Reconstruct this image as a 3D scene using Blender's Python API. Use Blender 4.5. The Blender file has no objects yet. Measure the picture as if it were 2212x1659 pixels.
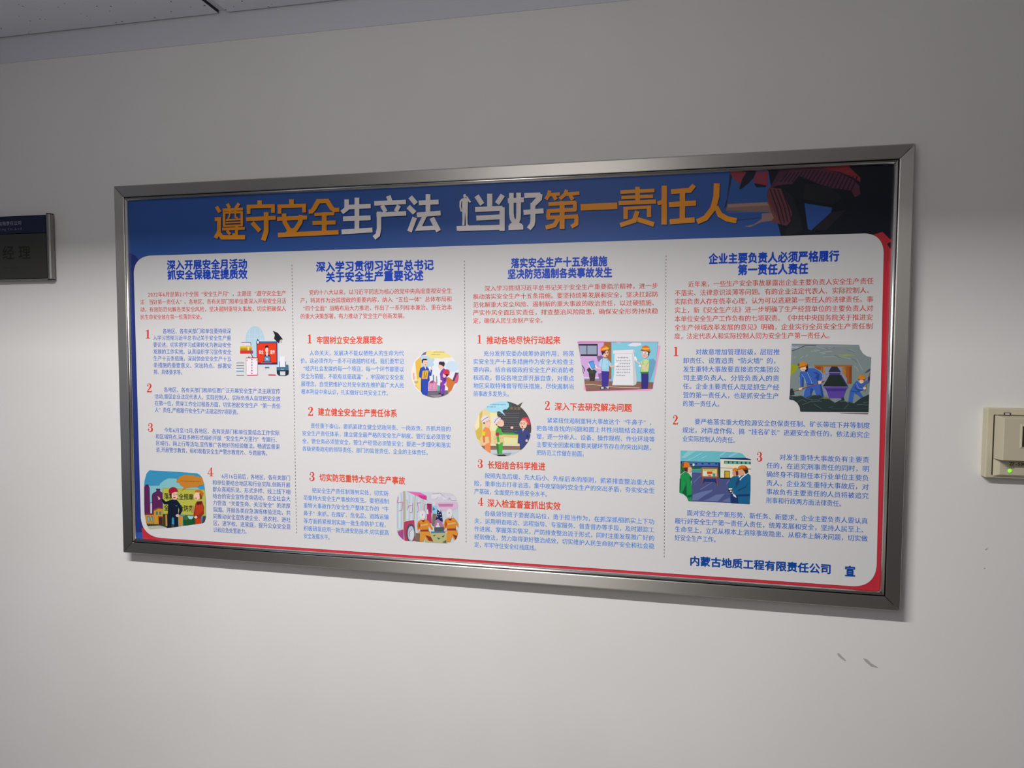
import bpy, math, random
from mathutils import Vector, Matrix
from mathutils.geometry import tessellate_polygon
random.seed(7)
S = bpy.context.scene
C = S.collection

# ------------------------------------------------------------------ camera
BZ = 1.13                      # height of the notice board's lower edge above the floor
F = 1450.0                     # focal length in pixels of the 2212 px wide frame
CAM = Vector((1.35398672, -1.49367383, 0.53644156 + BZ))
MR = Matrix(((0.97889047, -0.01419458, 0.20389202),
             (0.2043496, 0.04926854, -0.97765733),
             (0.00383197, 0.9986847, 0.05112916)))
cd = bpy.data.cameras.new('camera')
cd.sensor_fit = 'HORIZONTAL'; cd.sensor_width = 36.0; cd.lens = F / 2212 * 36.0
cd.clip_start = 0.02
cam = bpy.data.objects.new('camera', cd); C.objects.link(cam)
M4 = MR.to_4x4(); M4.translation = CAM
cam.matrix_world = M4
S.camera = cam

# ------------------------------------------------------------------ light
S.view_settings.view_transform = 'Standard'
S.view_settings.look = 'None'
S.view_settings.gamma = 1.0
S.view_settings.use_curve_mapping = False
S.view_settings.exposure = 0.0
S.cycles.use_denoising = True
w = bpy.data.worlds.new('world'); S.world = w; w.use_nodes = True
w.node_tree.nodes['Background'].inputs[0].default_value = (0.86, 0.84, 0.86, 1)
w.node_tree.nodes['Background'].inputs[1].default_value = 0.07
ZC = 1.3707 + BZ               # suspended ceiling
LX, LY = 0.63, -1.42           # centre of the recessed strip light


def area(name, loc, rot, sx, sy, power, col, spread=180):
    l = bpy.data.lights.new(name, 'AREA'); l.shape = 'RECTANGLE'; l.size = sx; l.size_y = sy
    l.energy = power; l.color = col; l.spread = math.radians(spread)
    o = bpy.data.objects.new(name, l); C.objects.link(o)
    o.location = loc; o.rotation_euler = rot
    return o


area('strip_lamp', (LX, LY, ZC + 0.072), (0, 0, 0), 0.9, 0.058, 57, (1.0, 0.985, 0.97))
# fill added behind the camera to brighten the middle of the upper wall
area('fill_light', (0.95, -1.8, 1.95), (math.radians(108), 0, 0), 0.8, 1.0, 6.2, (1.0, 0.965, 0.945))
# cool fill added at the left to tint the ceiling blue
area('cool_fill', (-3.2, -2.0, 1.2), (0, math.radians(-100), 0), 1.2, 1.6, 4.5, (0.62, 0.74, 1.0))


# ------------------------------------------------------------------ helpers
def lin(h):
    h = h.lstrip('#')
    r = []
    for i in (0, 2, 4):
        c = int(h[i:i + 2], 16) / 255
        r.append(c / 12.92 if c <= 0.04045 else ((c + 0.055) / 1.055) ** 2.4)
    return (*r, 1.0)


def mat(name, col, rough=0.5, metal=0.0, **kw):
    m = bpy.data.materials.new(name); m.use_nodes = True
    b = m.node_tree.nodes['Principled BSDF']
    b.inputs['Base Color'].default_value = lin(col)
    b.inputs['Roughness'].default_value = rough
    b.inputs['Metallic'].default_value = metal
    for k, v in kw.items():
        b.inputs[k].default_value = v
    return m


def noise_bump(m, scale, strength, dist=0.001, stretch=None):
    nt = m.node_tree; b = nt.nodes['Principled BSDF']
    tc = nt.nodes.new('ShaderNodeTexCoord'); mp = nt.nodes.new('ShaderNodeMapping')
    n = nt.nodes.new('ShaderNodeTexNoise'); bu = nt.nodes.new('ShaderNodeBump')
    n.inputs['Scale'].default_value = scale; n.inputs['Detail'].default_value = 3
    if stretch: mp.inputs['Scale'].default_value = stretch
    bu.inputs['Strength'].default_value = strength; bu.inputs['Distance'].default_value = dist
    nt.links.new(tc.outputs['Object'], mp.inputs[0]); nt.links.new(mp.outputs[0], n.inputs[0])
    nt.links.new(n.outputs[0], bu.inputs['Height']); nt.links.new(bu.outputs[0], b.inputs['Normal'])
    return n


def mix_noise(m, c1, c2, scale, lo=0.35, hi=0.65):
    nt = m.node_tree; b = nt.nodes['Principled BSDF']
    tc = nt.nodes.new('ShaderNodeTexCoord'); n = nt.nodes.new('ShaderNodeTexNoise')
    n.inputs['Scale'].default_value = scale; n.inputs['Detail'].default_value = 4
    r = nt.nodes.new('ShaderNodeValToRGB')
    r.color_ramp.elements[0].position = lo; r.color_ramp.elements[0].color = lin(c1)
    r.color_ramp.elements[1].position = hi; r.color_ramp.elements[1].color = lin(c2)
    nt.links.new(tc.outputs['Object'], n.inputs[0]); nt.links.new(n.outputs[0], r.inputs[0])
    nt.links.new(r.outputs[0], b.inputs['Base Color'])


M = {}
M['wall'] = mat('wall_paint', 'e4e2df', 0.85); mix_noise(M['wall'], 'e2e0dd', 'e6e4e2', 2.2); noise_bump(M['wall'], 140, 0.12)
M['trim'] = mat('trim_paint', 'd3d5dd', 0.8)
M['floor'] = mat('floor_tile', '6e6b66', 0.45); mix_noise(M['floor'], '6a6762', '74716b', 6)
M['slab'] = mat('ceiling_void', '1c1c20', 0.9)
M['edge_shade'] = mat('tile_edge_shade', '3f3e48', 0.95)  # tile side faces: shade of the grid grooves painted as dark colour
M['tbar'] = mat('white_grid_metal', 'd8dae6', 0.5)
M['tile'] = mat('mineral_tile', 'e8eaf4', 0.95)
# pin holes of the mineral fibre tile: sparse dark specks
nt = M['tile'].node_tree; b = nt.nodes['Principled BSDF']
tc = nt.nodes.new('ShaderNodeTexCoord'); vo = nt.nodes.new('ShaderNodeTexVoronoi')
vo.inputs['Scale'].default_value = 62; vo.inputs['Randomness'].default_value = 1
wn = nt.nodes.new('ShaderNodeTexNoise'); wn.inputs['Scale'].default_value = 260
ad = nt.nodes.new('ShaderNodeMath'); ad.operation = 'MULTIPLY_ADD'
ad.inputs[1].default_value = 0.10; ad.inputs[2].default_value = -0.02
sp = nt.nodes.new('ShaderNodeMath'); sp.operation = 'LESS_THAN'
sel = nt.nodes.new('ShaderNodeSeparateColor'); th = nt.nodes.new('ShaderNodeMath'); th.operation = 'MULTIPLY'
th.inputs[1].default_value = 0.15
mx = nt.nodes.new('ShaderNodeMix'); mx.data_type = 'RGBA'
mx.inputs['A'].default_value = lin('e8eaf4'); mx.inputs['B'].default_value = lin('4d4d56')
nt.links.new(tc.outputs['Object'], vo.inputs[0]); nt.links.new(tc.outputs['Object'], wn.inputs[0])
nt.links.new(vo.outputs['Color'], sel.inputs[0]); nt.links.new(sel.outputs[0], th.inputs[0])
nt.links.new(vo.outputs['Distance'], sp.inputs[0]); nt.links.new(th.outputs[0], sp.inputs[1])
nt.links.new(sp.outputs[0], mx.inputs['Factor']); nt.links.new(mx.outputs['Result'], b.inputs['Base Color'])
M['alu'] = mat('brushed_aluminium', 'c8c4be', 0.40, 1.0)
nt = M['alu'].node_tree; bb_ = nt.nodes['Principled BSDF']; bb_.inputs['Anisotropic'].default_value = 0.80
M['alu_upright'] = M['alu'].copy()
for m_, tv in ((M['alu'], (0, 0, 1)), (M['alu_upright'], (1, 0, 0))):      # brushing runs along each rail
    cx_ = m_.node_tree.nodes.new('ShaderNodeCombineXYZ')
    for i in range(3): cx_.inputs[i].default_value = tv[i]
    m_.node_tree.links.new(cx_.outputs[0], m_.node_tree.nodes['Principled BSDF'].inputs['Tangent'])
M['chrome'] = mat('polished_bead', 'e4e2de', 0.24, 1.0)
M['dark'] = mat('dark_backing', '191815', 0.8)
M['ink'] = mat('printed_ink', 'ffffff', 0.42)
at_ = M['ink'].node_tree.nodes.new('ShaderNodeAttribute'); at_.attribute_name = 'ink'
M['ink'].node_tree.links.new(at_.outputs['Color'], M['ink'].node_tree.nodes['Principled BSDF'].inputs['Base Color'])
M['ink'].node_tree.nodes['Principled BSDF'].inputs['Specular IOR Level'].default_value = 0.25


def link(name, me, m, parent=None, label=None, **props):
    o = bpy.data.objects.new(name, me); C.objects.link(o)
    if m and not me.materials: me.materials.append(m)
    if parent: o.parent = parent
    if label: o['label'] = label
    for k, v in props.items(): o[k] = v
    return o


def mesh(name, vs, fs, smooth=False):
    me = bpy.data.meshes.new(name); me.from_pydata([tuple(v) for v in vs], [], fs); me.update()
    if smooth:
        for p in me.polygons: p.use_smooth = True
    return me


def box(x0, x1, y0, y1, z0, z1):
    v = [(x, y, z) for x in (x0, x1) for y in (y0, y1) for z in (z0, z1)]
    f = [(0, 1, 3, 2), (4, 6, 7, 5), (0, 4, 5, 1), (2, 3, 7, 6), (0, 2, 6, 4), (1, 5, 7, 3)]
    return v, f


def join(parts):
    V, Fc = [], []
    for v, f in parts:
        n = len(V); V += list(v); Fc += [tuple(i + n for i in q) for q in f]
    return V, Fc


def empty(name, loc, label, cat):
    o = bpy.data.objects.new(name, None); C.objects.link(o); o.location = loc
    o.empty_display_size = 0.05
    o['label'] = label; o['category'] = cat
    return o


def at(px, py, Y=0.0):
    """pixel of the 2212x1659 photograph -> point on the vertical plane y = Y"""
    d = MR @ Vector(((px - 1106) / F, -(py - 829.5) / F, -1))
    t = (Y - CAM.y) / d.y
    return CAM + d * t


# ------------------------------------------------------------------ room
X0, X1 = -2.6, 4.4
WY = 0.036
v, f = box(X0, X1, WY, WY + 0.15, 0, ZC + 0.12)
wall = link('wall_front', mesh('wall', v, f), M['wall'], kind='structure')
v, f = box(X0, X1, -3.2, WY, -0.05, 0)
link('floor', mesh('floor', v, f), M['floor'], kind='structure')
TRZ = 1.3003 + BZ
v, f = box(X0, X1, WY - 0.002, WY, TRZ, ZC + 0.01)
link('trim_1', mesh('trim', v, f), M['trim'], kind='structure')
v, f = join([box(X0, X1, -3.2, -1.57, ZC + 0.10, ZC + 0.12), box(X0, X1, -1.27, WY, ZC + 0.10, ZC + 0.12)])
ceil = link('ceiling', mesh('ceiling', v, f), M['slab'], kind='structure')
BX = 0.3025                     # grid line that shows in the photograph
TB = 0.0105
PT = 0.70
ys = [WY - 0.002, -0.67, -1.27, -1.57, -2.17, -2.77, -3.2]
tile_cache = {}
for j in range(len(ys) - 1):
    ya, yb = ys[j], ys[j + 1]
    for i in range(-5, 7):
        xa = BX + PT * i
        if j == 2 and xa < LX + 0.55 and xa + PT > LX - 0.55: continue
        g = 0.004
        key = (round(ya - yb, 3))
        if key not in tile_cache:
            h = ya - yb
            e0 = TB + g
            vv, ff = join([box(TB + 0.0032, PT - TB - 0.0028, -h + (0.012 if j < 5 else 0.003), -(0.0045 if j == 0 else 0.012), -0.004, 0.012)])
            me = mesh('tile', vv, ff); me.materials.append(M['tile']); me.materials.append(M['edge_shade'])
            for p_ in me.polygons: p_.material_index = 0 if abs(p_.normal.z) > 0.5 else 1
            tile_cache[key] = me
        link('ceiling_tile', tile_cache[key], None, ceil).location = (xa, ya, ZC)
tb = mesh('t_bar', *join([box(-TB, TB, -3.2, WY - 0.002, 0, 0.003), box(-0.002, 0.002, -3.2, WY - 0.002, 0.003, 0.03)]))
tb.materials.append(M['tbar'])
for i in range(-5, 8):
    x = BX + PT * i
    if LX - 0.5 < x < LX + 0.5:
        mm = mesh('t_bar', *join([box(-TB, TB, -1.27, WY - 0.002, 0, 0.003), box(-0.002, 0.002, -1.27, WY - 0.002, 0.003, 0.03),
                                  box(-TB, TB, -3.2, -1.57, 0, 0.003), box(-0.002, 0.002, -3.2, -1.57, 0.003, 0.03)]))
        mm.materials.append(M['tbar'])
        link('grid_bar', mm, None, ceil).location = (x, 0, ZC + 0.002)
    else:
        link('grid_bar', tb, None, ceil).location = (x, 0, ZC + 0.002)
for y in ys[1:-1]:
    link('grid_bar', mesh('cross', *box(X0, X1, y - TB, y + TB, ZC + 0.001, ZC + 0.004)), M['tbar'], ceil)

# recessed strip light (behind and above the camera's view)
la = empty('ceiling_light', (LX, LY, ZC), 'recessed white strip light in the suspended ceiling facing the board', 'light')
M['hous'] = mat('lamp_housing', '6e6e6c', 0.6)
M['tube'] = mat('lamp_tube', 'ffffff', 0.3)
tbn = M['tube'].node_tree.nodes['Principled BSDF']
tbn.inputs['Emission Color'].default_value = (1, 0.98, 0.96, 1); tbn.inputs['Emission Strength'].default_value = 2.0
hl, hw, hh = 0.55, 0.15, 0.098
v, f = join([box(-hl, hl, -hw, hw, hh, hh + 0.01), box(-hl, hl, -hw - 0.004, -hw, -0.002, hh), box(-hl, hl, hw, hw + 0.004, -0.002, hh),
             box(-hl - 0.004, -hl, -hw, hw, -0.002, hh), box(hl, hl + 0.004, -hw, hw, -0.002, hh)])
link('housing', mesh('housing', v, f), M['hous'], la)
n = 12; vs = []; fs = []
for k in range(n):
    a = 2 * math.pi * k / n
    vs += [(-0.45, 0.006 * math.cos(a), 0.080 + 0.004 * math.sin(a)), (0.45, 0.006 * math.cos(a), 0.080 + 0.004 * math.sin(a))]
    fs.append((2 * k, 2 * k + 1, (2 * k + 3) % (2 * n), (2 * k + 2) % (2 * n)))
link('tube', mesh('tube', vs, fs, True), M['tube'], la)

# small scuffs and dents on the wall paint
M['scuff'] = mat('scuff', '9c9a93', 0.9); M['scuff2'] = mat('faint_scuff', 'b0aea8', 0.9)


def wallmark(name, pts, m, label):
    V = []
    for q in (0.0, 0.0004):
        V += [at(x, y, WY - q) for x, y in pts]
    n = len(pts)
    link(name, mesh(name, V, [tuple(range(n, 2 * n))] + [(i, (i + 1) % n, n + (i + 1) % n, n + i) for i in range(n)]), m, wall, label)


wallmark('scuff_mark', [(1808, 1411), (1813, 1411.5), (1820, 1419), (1828, 1427), (1825, 1428), (1816, 1422), (1810, 1416)], M['scuff2'], 'short grey scuff')
wallmark('scuff_mark', [(1864, 1422), (1873, 1424), (1882, 1433), (1896, 1441), (1896, 1443), (1882, 1440), (1870, 1430)], M['scuff2'], 'long grey scuff')
for x, y, s in ((2131, 1186.2, 1), (2127, 1227.6, 0.7)):
    wallmark('paint_chip', [(x - 3.4 * s, y + 0.4), (x + 2.5 * s, y - 2.2 * s), (x + 2.6 * s, y - 0.8 * s), (x - 1.6 * s, y + 2 * s)], M['scuff'], 'small chip')

# ------------------------------------------------------------------ notice board
W, H = 1.86207838, 0.95
board = empty('notice_board', (0, 0, BZ), 'long framed notice board with brushed metal frame and blue headed safety poster', 'notice board')
PY = 0.0052                      # plane of the poster sheet


def rail(name, side, prof, inset, m, gap=0.0, smooth=False):
    """one mitred length of frame; prof = (distance inwards, y)"""
    P0 = {'top': ((0, H), (W, H), (0, -1)), 'bottom': ((W, 0), (0, 0), (0, 1)),
          'left': ((0, 0), (0, H), (1, 0)), 'right': ((W, H), (W, 0), (-1, 0))}[side]
    a, bb, nn = Vector(P0[0]), Vector(P0[1]), Vector(P0[2])
    t = (bb - a).normalized()
    V = []
    for end in (0, 1):
        for u, y in prof:
            uu = u + inset
            p = (a + nn * uu + t * (uu + gap)) if end == 0 else (bb + nn * uu - t * (uu + gap))
            V.append((p.x, y, p.y))
    n = len(prof)
    Fc = [(i, (i + 1) % n, n + (i + 1) % n, n + i) for i in range(n)] + [tuple(range(n))[::-1], tuple(range(n, 2 * n))]
    me = mesh(name, V, Fc)
    if smooth:
        for p in me.polygons[:n]: p.use_smooth = True
    return link(name, me, m, board)


RW = 0.0288
rail_prof = [(0.0, 0.0358), (0.0, 0.0022), (0.0012, 0.0006), (0.0028, 0.0), (RW - 0.0018, 0.0), (RW - 0.0006, 0.0005), (RW, 0.0016), (RW, 0.0358)]
BW = 0.0097
bead_prof = [(0.0, 0.0350)] + [(BW / 2 - BW / 2 * math.cos(math.pi * k / 14), 0.0032 - 0.0042 * math.sin(math.pi * k / 14)) for k in range(15)] + [(BW, 0.0350)]
for s in ('top', 'right', 'bottom', 'left'):
    rail('frame_rail', s, rail_prof, 0.0, M['alu' if s in ('top', 'bottom') else 'alu_upright'], 0.0008)
    rail('inner_bead', s, bead_prof, RW + 0.0012, M['chrome'], 0.0003, True)
v, f = box(0.004, W - 0.004, 0.028, 0.0356, 0.004, H - 0.004)
link('back_panel', mesh('back', v, f), M['dark'], board)
IN = RW + 0.0012 + BW
v, f = box(IN - 0.002, W - IN + 0.002, PY, PY + 0.003, IN - 0.002, H - IN + 0.002)
M['sheet'] = mat('poster_paper', 'd9d7d8', 0.42); M['sheet'].node_tree.nodes['Principled BSDF'].inputs['Specular IOR Level'].default_value = 0.25
sheet = link('poster_sheet', mesh('sheet', v, f), M['sheet'], board)
OFF = Vector((0, 0, BZ))
LAYER = 1.2e-5


class Art:
    """flat print: coloured faces laid on the poster, one mesh"""
    def __init__(s, name, base=1, ox=0, oy=0, sc=1, clip=None, Y=PY):
        s.name, s.ox, s.oy, s.sc, s.Y = name, ox, oy, sc, Y
        s.lay = base; s.V = []; s.F = []; s.K = []
        s.clip = None
        s.wh = None
        if clip: s.clip = [s.px(x, y) for x, y in clip]

    def px(s, x, y):
        return (s.ox + x * s.sc, s.oy + y * s.sc)

    def world(s, pts):
        y = s.Y - s.lay * LAYER - OFF.y
        r = []
        for x, z in pts:
            p = at(x, z, s.Y) - OFF
            r.append((p.x, y, p.z))
        return r

    def raw(s, col, pts):
        if s.clip: pts = clip_poly(pts, s.clip)
        if len(pts) < 3: return
        P = s.world(pts)
        tris = tessellate_polygon([[Vector((p[0], p[2], 0)) for p in P]])
        n = len(s.V); s.V += P
        c = lin(col)
        for t in tris:
            a, b_, c_ = (P[i] for i in t)
            ar = (b_[0] - a[0]) * (c_[2] - a[2]) - (b_[2] - a[2]) * (c_[0] - a[0])
            if abs(ar) < 1e-12: continue
            s.F.append(tuple(n + i for i in (t if ar > 0 else t[::-1]))); s.K.append(c)

    def P(s, col, *c):
        s.raw(col, [s.px(c[i], c[i + 1]) for i in range(0, len(c), 2)]); s.lay += 1

    def E(s, col, cx, cy, rx, ry=None, n=20, a0=0, a1=360):
        ry = ry or rx
        k = n if a1 - a0 < 360 else n - 1
        s.raw(col, [s.px(cx + rx * math.cos(math.radians(a0 + (a1 - a0) * i / n)), cy + ry * math.sin(math.radians(a0 + (a1 - a0) * i / n))) for i in range(k + 1)])
        s.lay += 1

    def L(s, col, wd, *c):
        """stroke; wd is a number or a list with one width per point"""
        p = [Vector(s.px(c[i], c[i + 1])) for i in range(0, len(c), 2)]
        ws = [x * s.sc / 2 for x in (wd if isinstance(wd, (list, tuple)) else [wd] * len(p))]
        n = len(p); Lh, Rh = [], []
        for i in range(n):
            d0 = (p[i] - p[i - 1]).normalized() if i else None
            d1 = (p[i + 1] - p[i]).normalized() if i < n - 1 else None
            if d0 is None: d0 = d1
            if d1 is None: d1 = d0
            m = d0 + d1
            if m.length < 0.3: m = d1
            m.normalize(); nn = Vector((-m.y, m.x))
            k = ws[i] / max(0.5, nn.dot(Vector((-d0.y, d0.x))))
            Lh.append(p[i] + nn * k); Rh.append(p[i] - nn * k)
        for i in range(n - 1):
            s.raw(col, [tuple(q) for q in (Lh[i], Lh[i + 1], Rh[i + 1], Rh[i])])
        s.lay += 1

    def marks(s, col, x0, y0, x1, y1, n, h):
        """row of print too small to read"""
        for i in range(n):
            t = (i + 0.5) / n; cx = x0 + (x1 - x0) * t; cy = y0 + (y1 - y0) * t
            wd = abs(x1 - x0) / n * 0.36; r = random.random
            s.raw(col, [s.px(cx - wd, cy - h * 0.1), s.px(cx + wd, cy - h * 0.1), s.px(cx + wd, cy + h * 0.08), s.px(cx - wd, cy + h * 0.08)])
            q = (r() - 0.5) * wd
            s.raw(col, [s.px(cx + q - wd * 0.2, cy - h / 2), s.px(cx + q + wd * 0.2, cy - h / 2), s.px(cx + q + wd * 0.2, cy + h / 2), s.px(cx + q - wd * 0.2, cy + h / 2)])
            if r() > 0.4: s.raw(col, [s.px(cx - wd * 0.8, cy + h * 0.3), s.px(cx + wd * 0.8, cy + h * 0.3), s.px(cx + wd * 0.8, cy + h * 0.45), s.px(cx - wd * 0.8, cy + h * 0.45)])
        s.lay += 1

    def T(s, col, text, x0, y0, x1, y1, h, bold=0.0, fit=True):
        """line of lettering from (x0, y0) to (x1, y1) at mid height, h = character height"""
        a = s.px(x0, y0); b_ = s.px(x1, y1)
        A = at(a[0], a[1], s.Y) - OFF; B = at(b_[0], b_[1], s.Y) - OFF
        cx, cy = (a[0] + b_[0]) / 2, (a[1] + b_[1]) / 2
        hh_ = (at(cx, cy - h * s.sc / 2, s.Y) - at(cx, cy + h * s.sc / 2, s.Y)).z
        size = hh_ / 0.90
        adv = [advance(ch) for ch in text]; tot = sum(adv)
        d = B - A; Lw = math.hypot(d.x, d.z); ux, uz = d.x / Lw, d.z / Lw
        sx = Lw / tot if fit else size
        c = lin(col)
        # heavy weights: the outline printed again a hair to each side
        for bx_, bz_ in (((0, 0),) if bold < 0.006 else ((bold, 0), (-bold, 0)) if bold < 0.012 else ((0, 0), (bold, 0), (-bold, 0), (0, bold), (0, -bold))):
            x = 0.0; y = s.Y - s.lay * LAYER - OFF.y
            for ch, ad_ in zip(text, adv):
                gv, gf, off = glyph(ch)
                n = len(s.V)
                for gx, gy in gv:
                    lx = (x + off + gx + bx_) * sx; lz = (gy - 0.385 + bz_) * size
                    s.V.append((A.x + ux * lx - uz * lz, y, A.z + uz * lx + ux * lz))
                s.F += [tuple(n + i for i in q) for q in gf]; s.K += [c] * len(gf)
                x += ad_
            s.lay += 1

    def done(s, label=None, parent=None, m=None):
        me = mesh(s.name, s.V, s.F)
        at2 = me.attributes.new('ink', 'FLOAT_COLOR', 'FACE')
        flat = []
        for k in s.K: flat += k
        at2.data.foreach_set('color', flat)
        me.materials.append(m or M['ink'])
        return link(s.name, me, None, parent or sheet, label)


def clip_poly(sub, cl):
    ar = sum(cl[i][0] * cl[(i + 1) % len(cl)][1] - cl[(i + 1) % len(cl)][0] * cl[i][1] for i in range(len(cl)))
    sg = 1 if ar > 0 else -1
    out = list(sub)
    for i in range(len(cl)):
        a, b_ = cl[i], cl[(i + 1) % len(cl)]
        ins = lambda p: sg * ((b_[0] - a[0]) * (p[1] - a[1]) - (b_[1] - a[1]) * (p[0] - a[0])) >= 0
        src, out = out, []
        for k in range(len(src)):
            p, q = src[k - 1], src[k]
            ip, iq = ins(p), ins(q)
            if ip != iq:
                dx, dy = q[0] - p[0], q[1] - p[1]
                den = (b_[0] - a[0]) * dy - (b_[1] - a[1]) * dx
                if abs(den) > 1e-12:
                    t = -((b_[0] - a[0]) * (p[1] - a[1]) - (b_[1] - a[1]) * (p[0] - a[0])) / den
                    out.append((p[0] + dx * t, p[1] + dy * t))
            if iq: out.append(q)
        if not out: return []
    return out


# glyph outlines from the built-in font (with its own fallback for Chinese characters)
_cv = bpy.data.curves.new('glyph', 'FONT'); _cv.fill_mode = 'FRONT'; _cv.resolution_u = 2
_go = bpy.data.objects.new('glyph', _cv)
_gc = {}


def advance(ch):
    if ch in ' ': return 0.35
    if ch in ',.': return 0.3
    if ord(ch) < 128: return 0.56
    return 1.0


def glyph(ch, bold=0.0):
    k = (ch, bold)
    if k in _gc: return _gc[k]
    if ch in ' \u3000':
        _gc[k] = ([], [], 0); return _gc[k]
    _cv.body = ch; _cv.offset = bold
    C.objects.link(_go)
    dg = bpy.context.evaluated_depsgraph_get()
    me = bpy.data.meshes.new_from_object(_go.evaluated_get(dg))
    C.objects.unlink(_go)
    gv = [(q.co.x, q.co.y) for q in me.vertices]
    gf = []
    for p in me.polygons:
        ids = tuple(p.vertices)
        ar = sum(gv[ids[i]][0] * gv[ids[(i + 1) % len(ids)]][1] - gv[ids[(i + 1) % len(ids)]][0] * gv[ids[i]][1] for i in range(len(ids)))
        gf.append(ids if ar > 0 else ids[::-1])
    bpy.data.meshes.remove(me)
    xs = [q[0] for q in gv]; off = 0
    if xs:
        if ch == '“': off = 0.62 - min(xs)
        elif ch == '”': off = 0.05 - min(xs)
        elif ord(ch) < 128: off = (advance(ch) - (max(xs) + min(xs))) / 2
    _gc[k] = (gv, gf, off)
    return _gc[k]


def lerp(a, b_, t): return a + (b_ - a) * t


def poly_px(pts):  # board metres -> not used for drawing, only corner rounding
    return pts


def to_px(x, y, z):
    v_ = MR.transposed() @ (Vector((x, y, z)) + OFF - CAM)
    return (1106 - F * v_.x / v_.z, 829.5 + F * v_.y / v_.z)


INNER = [to_px(x, PY, z) for x, z in ((IN - .001, H - IN + .001), (W - IN + .001, H - IN + .001), (W - IN + .001, IN - .001), (IN - .001, IN - .001))]
# --- colour fields of the sheet -------------------------------------------------
BLUE, NAVY, RED = '34589e', '14182a', 'c2303f'
hd = Art('header_band', 1, clip=INNER)
hd.P(BLUE, 270, 420, 1950, 335, 1950, 560, 270, 600)
hd.P('25367a', 270, 540, 292, 552, 330, 600, 330, 1190, 270, 1190)
hd.done('blue header band and left border')
bd = Art('border_band', 5, clip=INNER)
bd.P(RED, 1885, 552, 1950, 552, 1925, 1300, 1880, 1300)
bd.P(RED, 306, 1140, 1925, 1240, 1925, 1300, 311, 1190)
bd.P('2b55a0', 285, 1150, 307, 1150, 312, 1190, 285, 1190)
bd.done('red border along the right and bottom')
pn = Art('white_panel', 78)


def rounded(c, r, n=10):
    out = []
    for i in range(4):
        p = Vector(c[i]); a = Vector(c[i - 1]); b_ = Vector(c[(i + 1) % 4])
        da = (a - p).normalized(); db = (b_ - p).normalized()
        for k in range(n + 1):
            t = k / n
            q0 = p + da * r[i]; q1 = p + db * r[i]
            # quadratic corner pushed towards a circular arc
            q = q0 * (1 - t) ** 2 + p * 2 * t * (1 - t) + q1 * t ** 2
            m_ = q0 * (1 - t) + q1 * t
            out.append(tuple(q * 0.86 + m_ * 0.14))
    return out


pn.raw('d9d7d8', rounded([(288.5, 553.3), (1909.5, 503.0), (1892.5, 1269.5), (306, 1159)], [36, 42, 48, 40]))
pn.done('large white panel with rounded corners')

# --- header illustration at the right: stooping figure ---------------------------
hf = Art('illustration', 9, 1560, 300, 440 / 2212)
hf.clip = INNER
hf.P(BLUE, 80, 350, 1880, 260, 1860, 1100, 0, 1100)
hf.P('8a6f6a', 60, 705, 490, 685, 560, 800, 40, 780)
hf.P('a8877c', 60, 712, 480, 692, 510, 720, 60, 745)
hf.P('5c6f9c', 60, 792, 470, 785, 470, 796, 60, 802)
hf.P('9a7a72', 430, 810, 560, 800, 600, 880, 420, 905, 300, 960, 240, 950, 340, 930, 430, 870)
hf.P('2a3f78', 160, 880, 420, 850, 400, 862, 160, 892)
hf.P('2a2c3c', 85, 360, 108, 410, 45, 730, 20, 760, 55, 640)
hf.P('8c3a48', 80, 365, 270, 355, 195, 495, 130, 440)
hf.P('1f2230', 262, 362, 372, 352, 345, 420, 290, 480, 205, 548, 185, 545, 215, 440)
hf.P('8c3a48', 365, 370, 500, 355, 498, 520, 420, 500, 330, 470)
hf.P('1f2230', 345, 480, 480, 505, 470, 525, 370, 525)
hf.P('191c28', 500, 345, 1400, 290, 1880, 265, 1850, 1060, 1690, 1035, 640, 1060, 600, 900, 560, 700)
hf.P('4a3040', 620, 345, 760, 335, 640, 490, 510, 545)
hf.P('5a3244', 760, 335, 1100, 315, 1300, 380, 1420, 440, 1490, 510, 1500, 600, 1440, 635, 1400, 560, 1150, 530, 930, 440, 830, 400, 760, 490, 560, 510, 640, 430)
hf.P('8c3238', 1080, 318, 1370, 298, 1500, 420, 1500, 470, 1420, 420, 1290, 365)
for k in range(19):
    x = 640 + k * 42
    hf.L('2b2334', 14, x + 70, 335 + abs(k - 6) * 6, x - 10, 470 + max(0, k - 8) * 12)
hf.P('191c28', 830, 400, 930, 440, 1150, 530, 1400, 560, 1400, 690, 880, 690, 700, 600, 640, 500, 760, 490)
hf.P('24262c', 900, 480, 1180, 520, 1300, 640, 1200, 720, 880, 650)
hf.P('6b3b45', 505, 530, 640, 540, 760, 800, 740, 900, 700, 945, 640, 930, 560, 780, 480, 620)
for k in range(4):
    hf.L('2f2230', 13, 520 + k * 42, 545 + k * 2, 590 + k * 42, 740, 640 + k * 36, 930 - k * 14)
hf.P('7a4a48', 480, 620, 560, 780, 640, 930, 600, 915, 520, 905, 560, 860, 520, 760)
hf.P('23262f', 655, 540, 760, 620, 850, 860, 880, 1000, 700, 1052, 680, 1000, 760, 900, 750, 760)
hf.P(BLUE, 892, 698, 1195, 748, 1180, 800, 965, 996, 930, 980, 905, 800)
hf.P('2a2730', 1180, 800, 1350, 770, 1130, 990, 990, 985)
hf.P('191c28', 1500, 1000, 1900, 1000, 1880, 1300, 1740, 1300, 1700, 1100)
hf.P('b9303c', 1640, 1040, 1740, 1010, 1840, 1110, 1790, 1140, 1860, 1260, 1850, 1320, 1740, 1320, 1700, 1100)
hf.done('dark printed figure stooping in a striped jacket')

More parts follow.
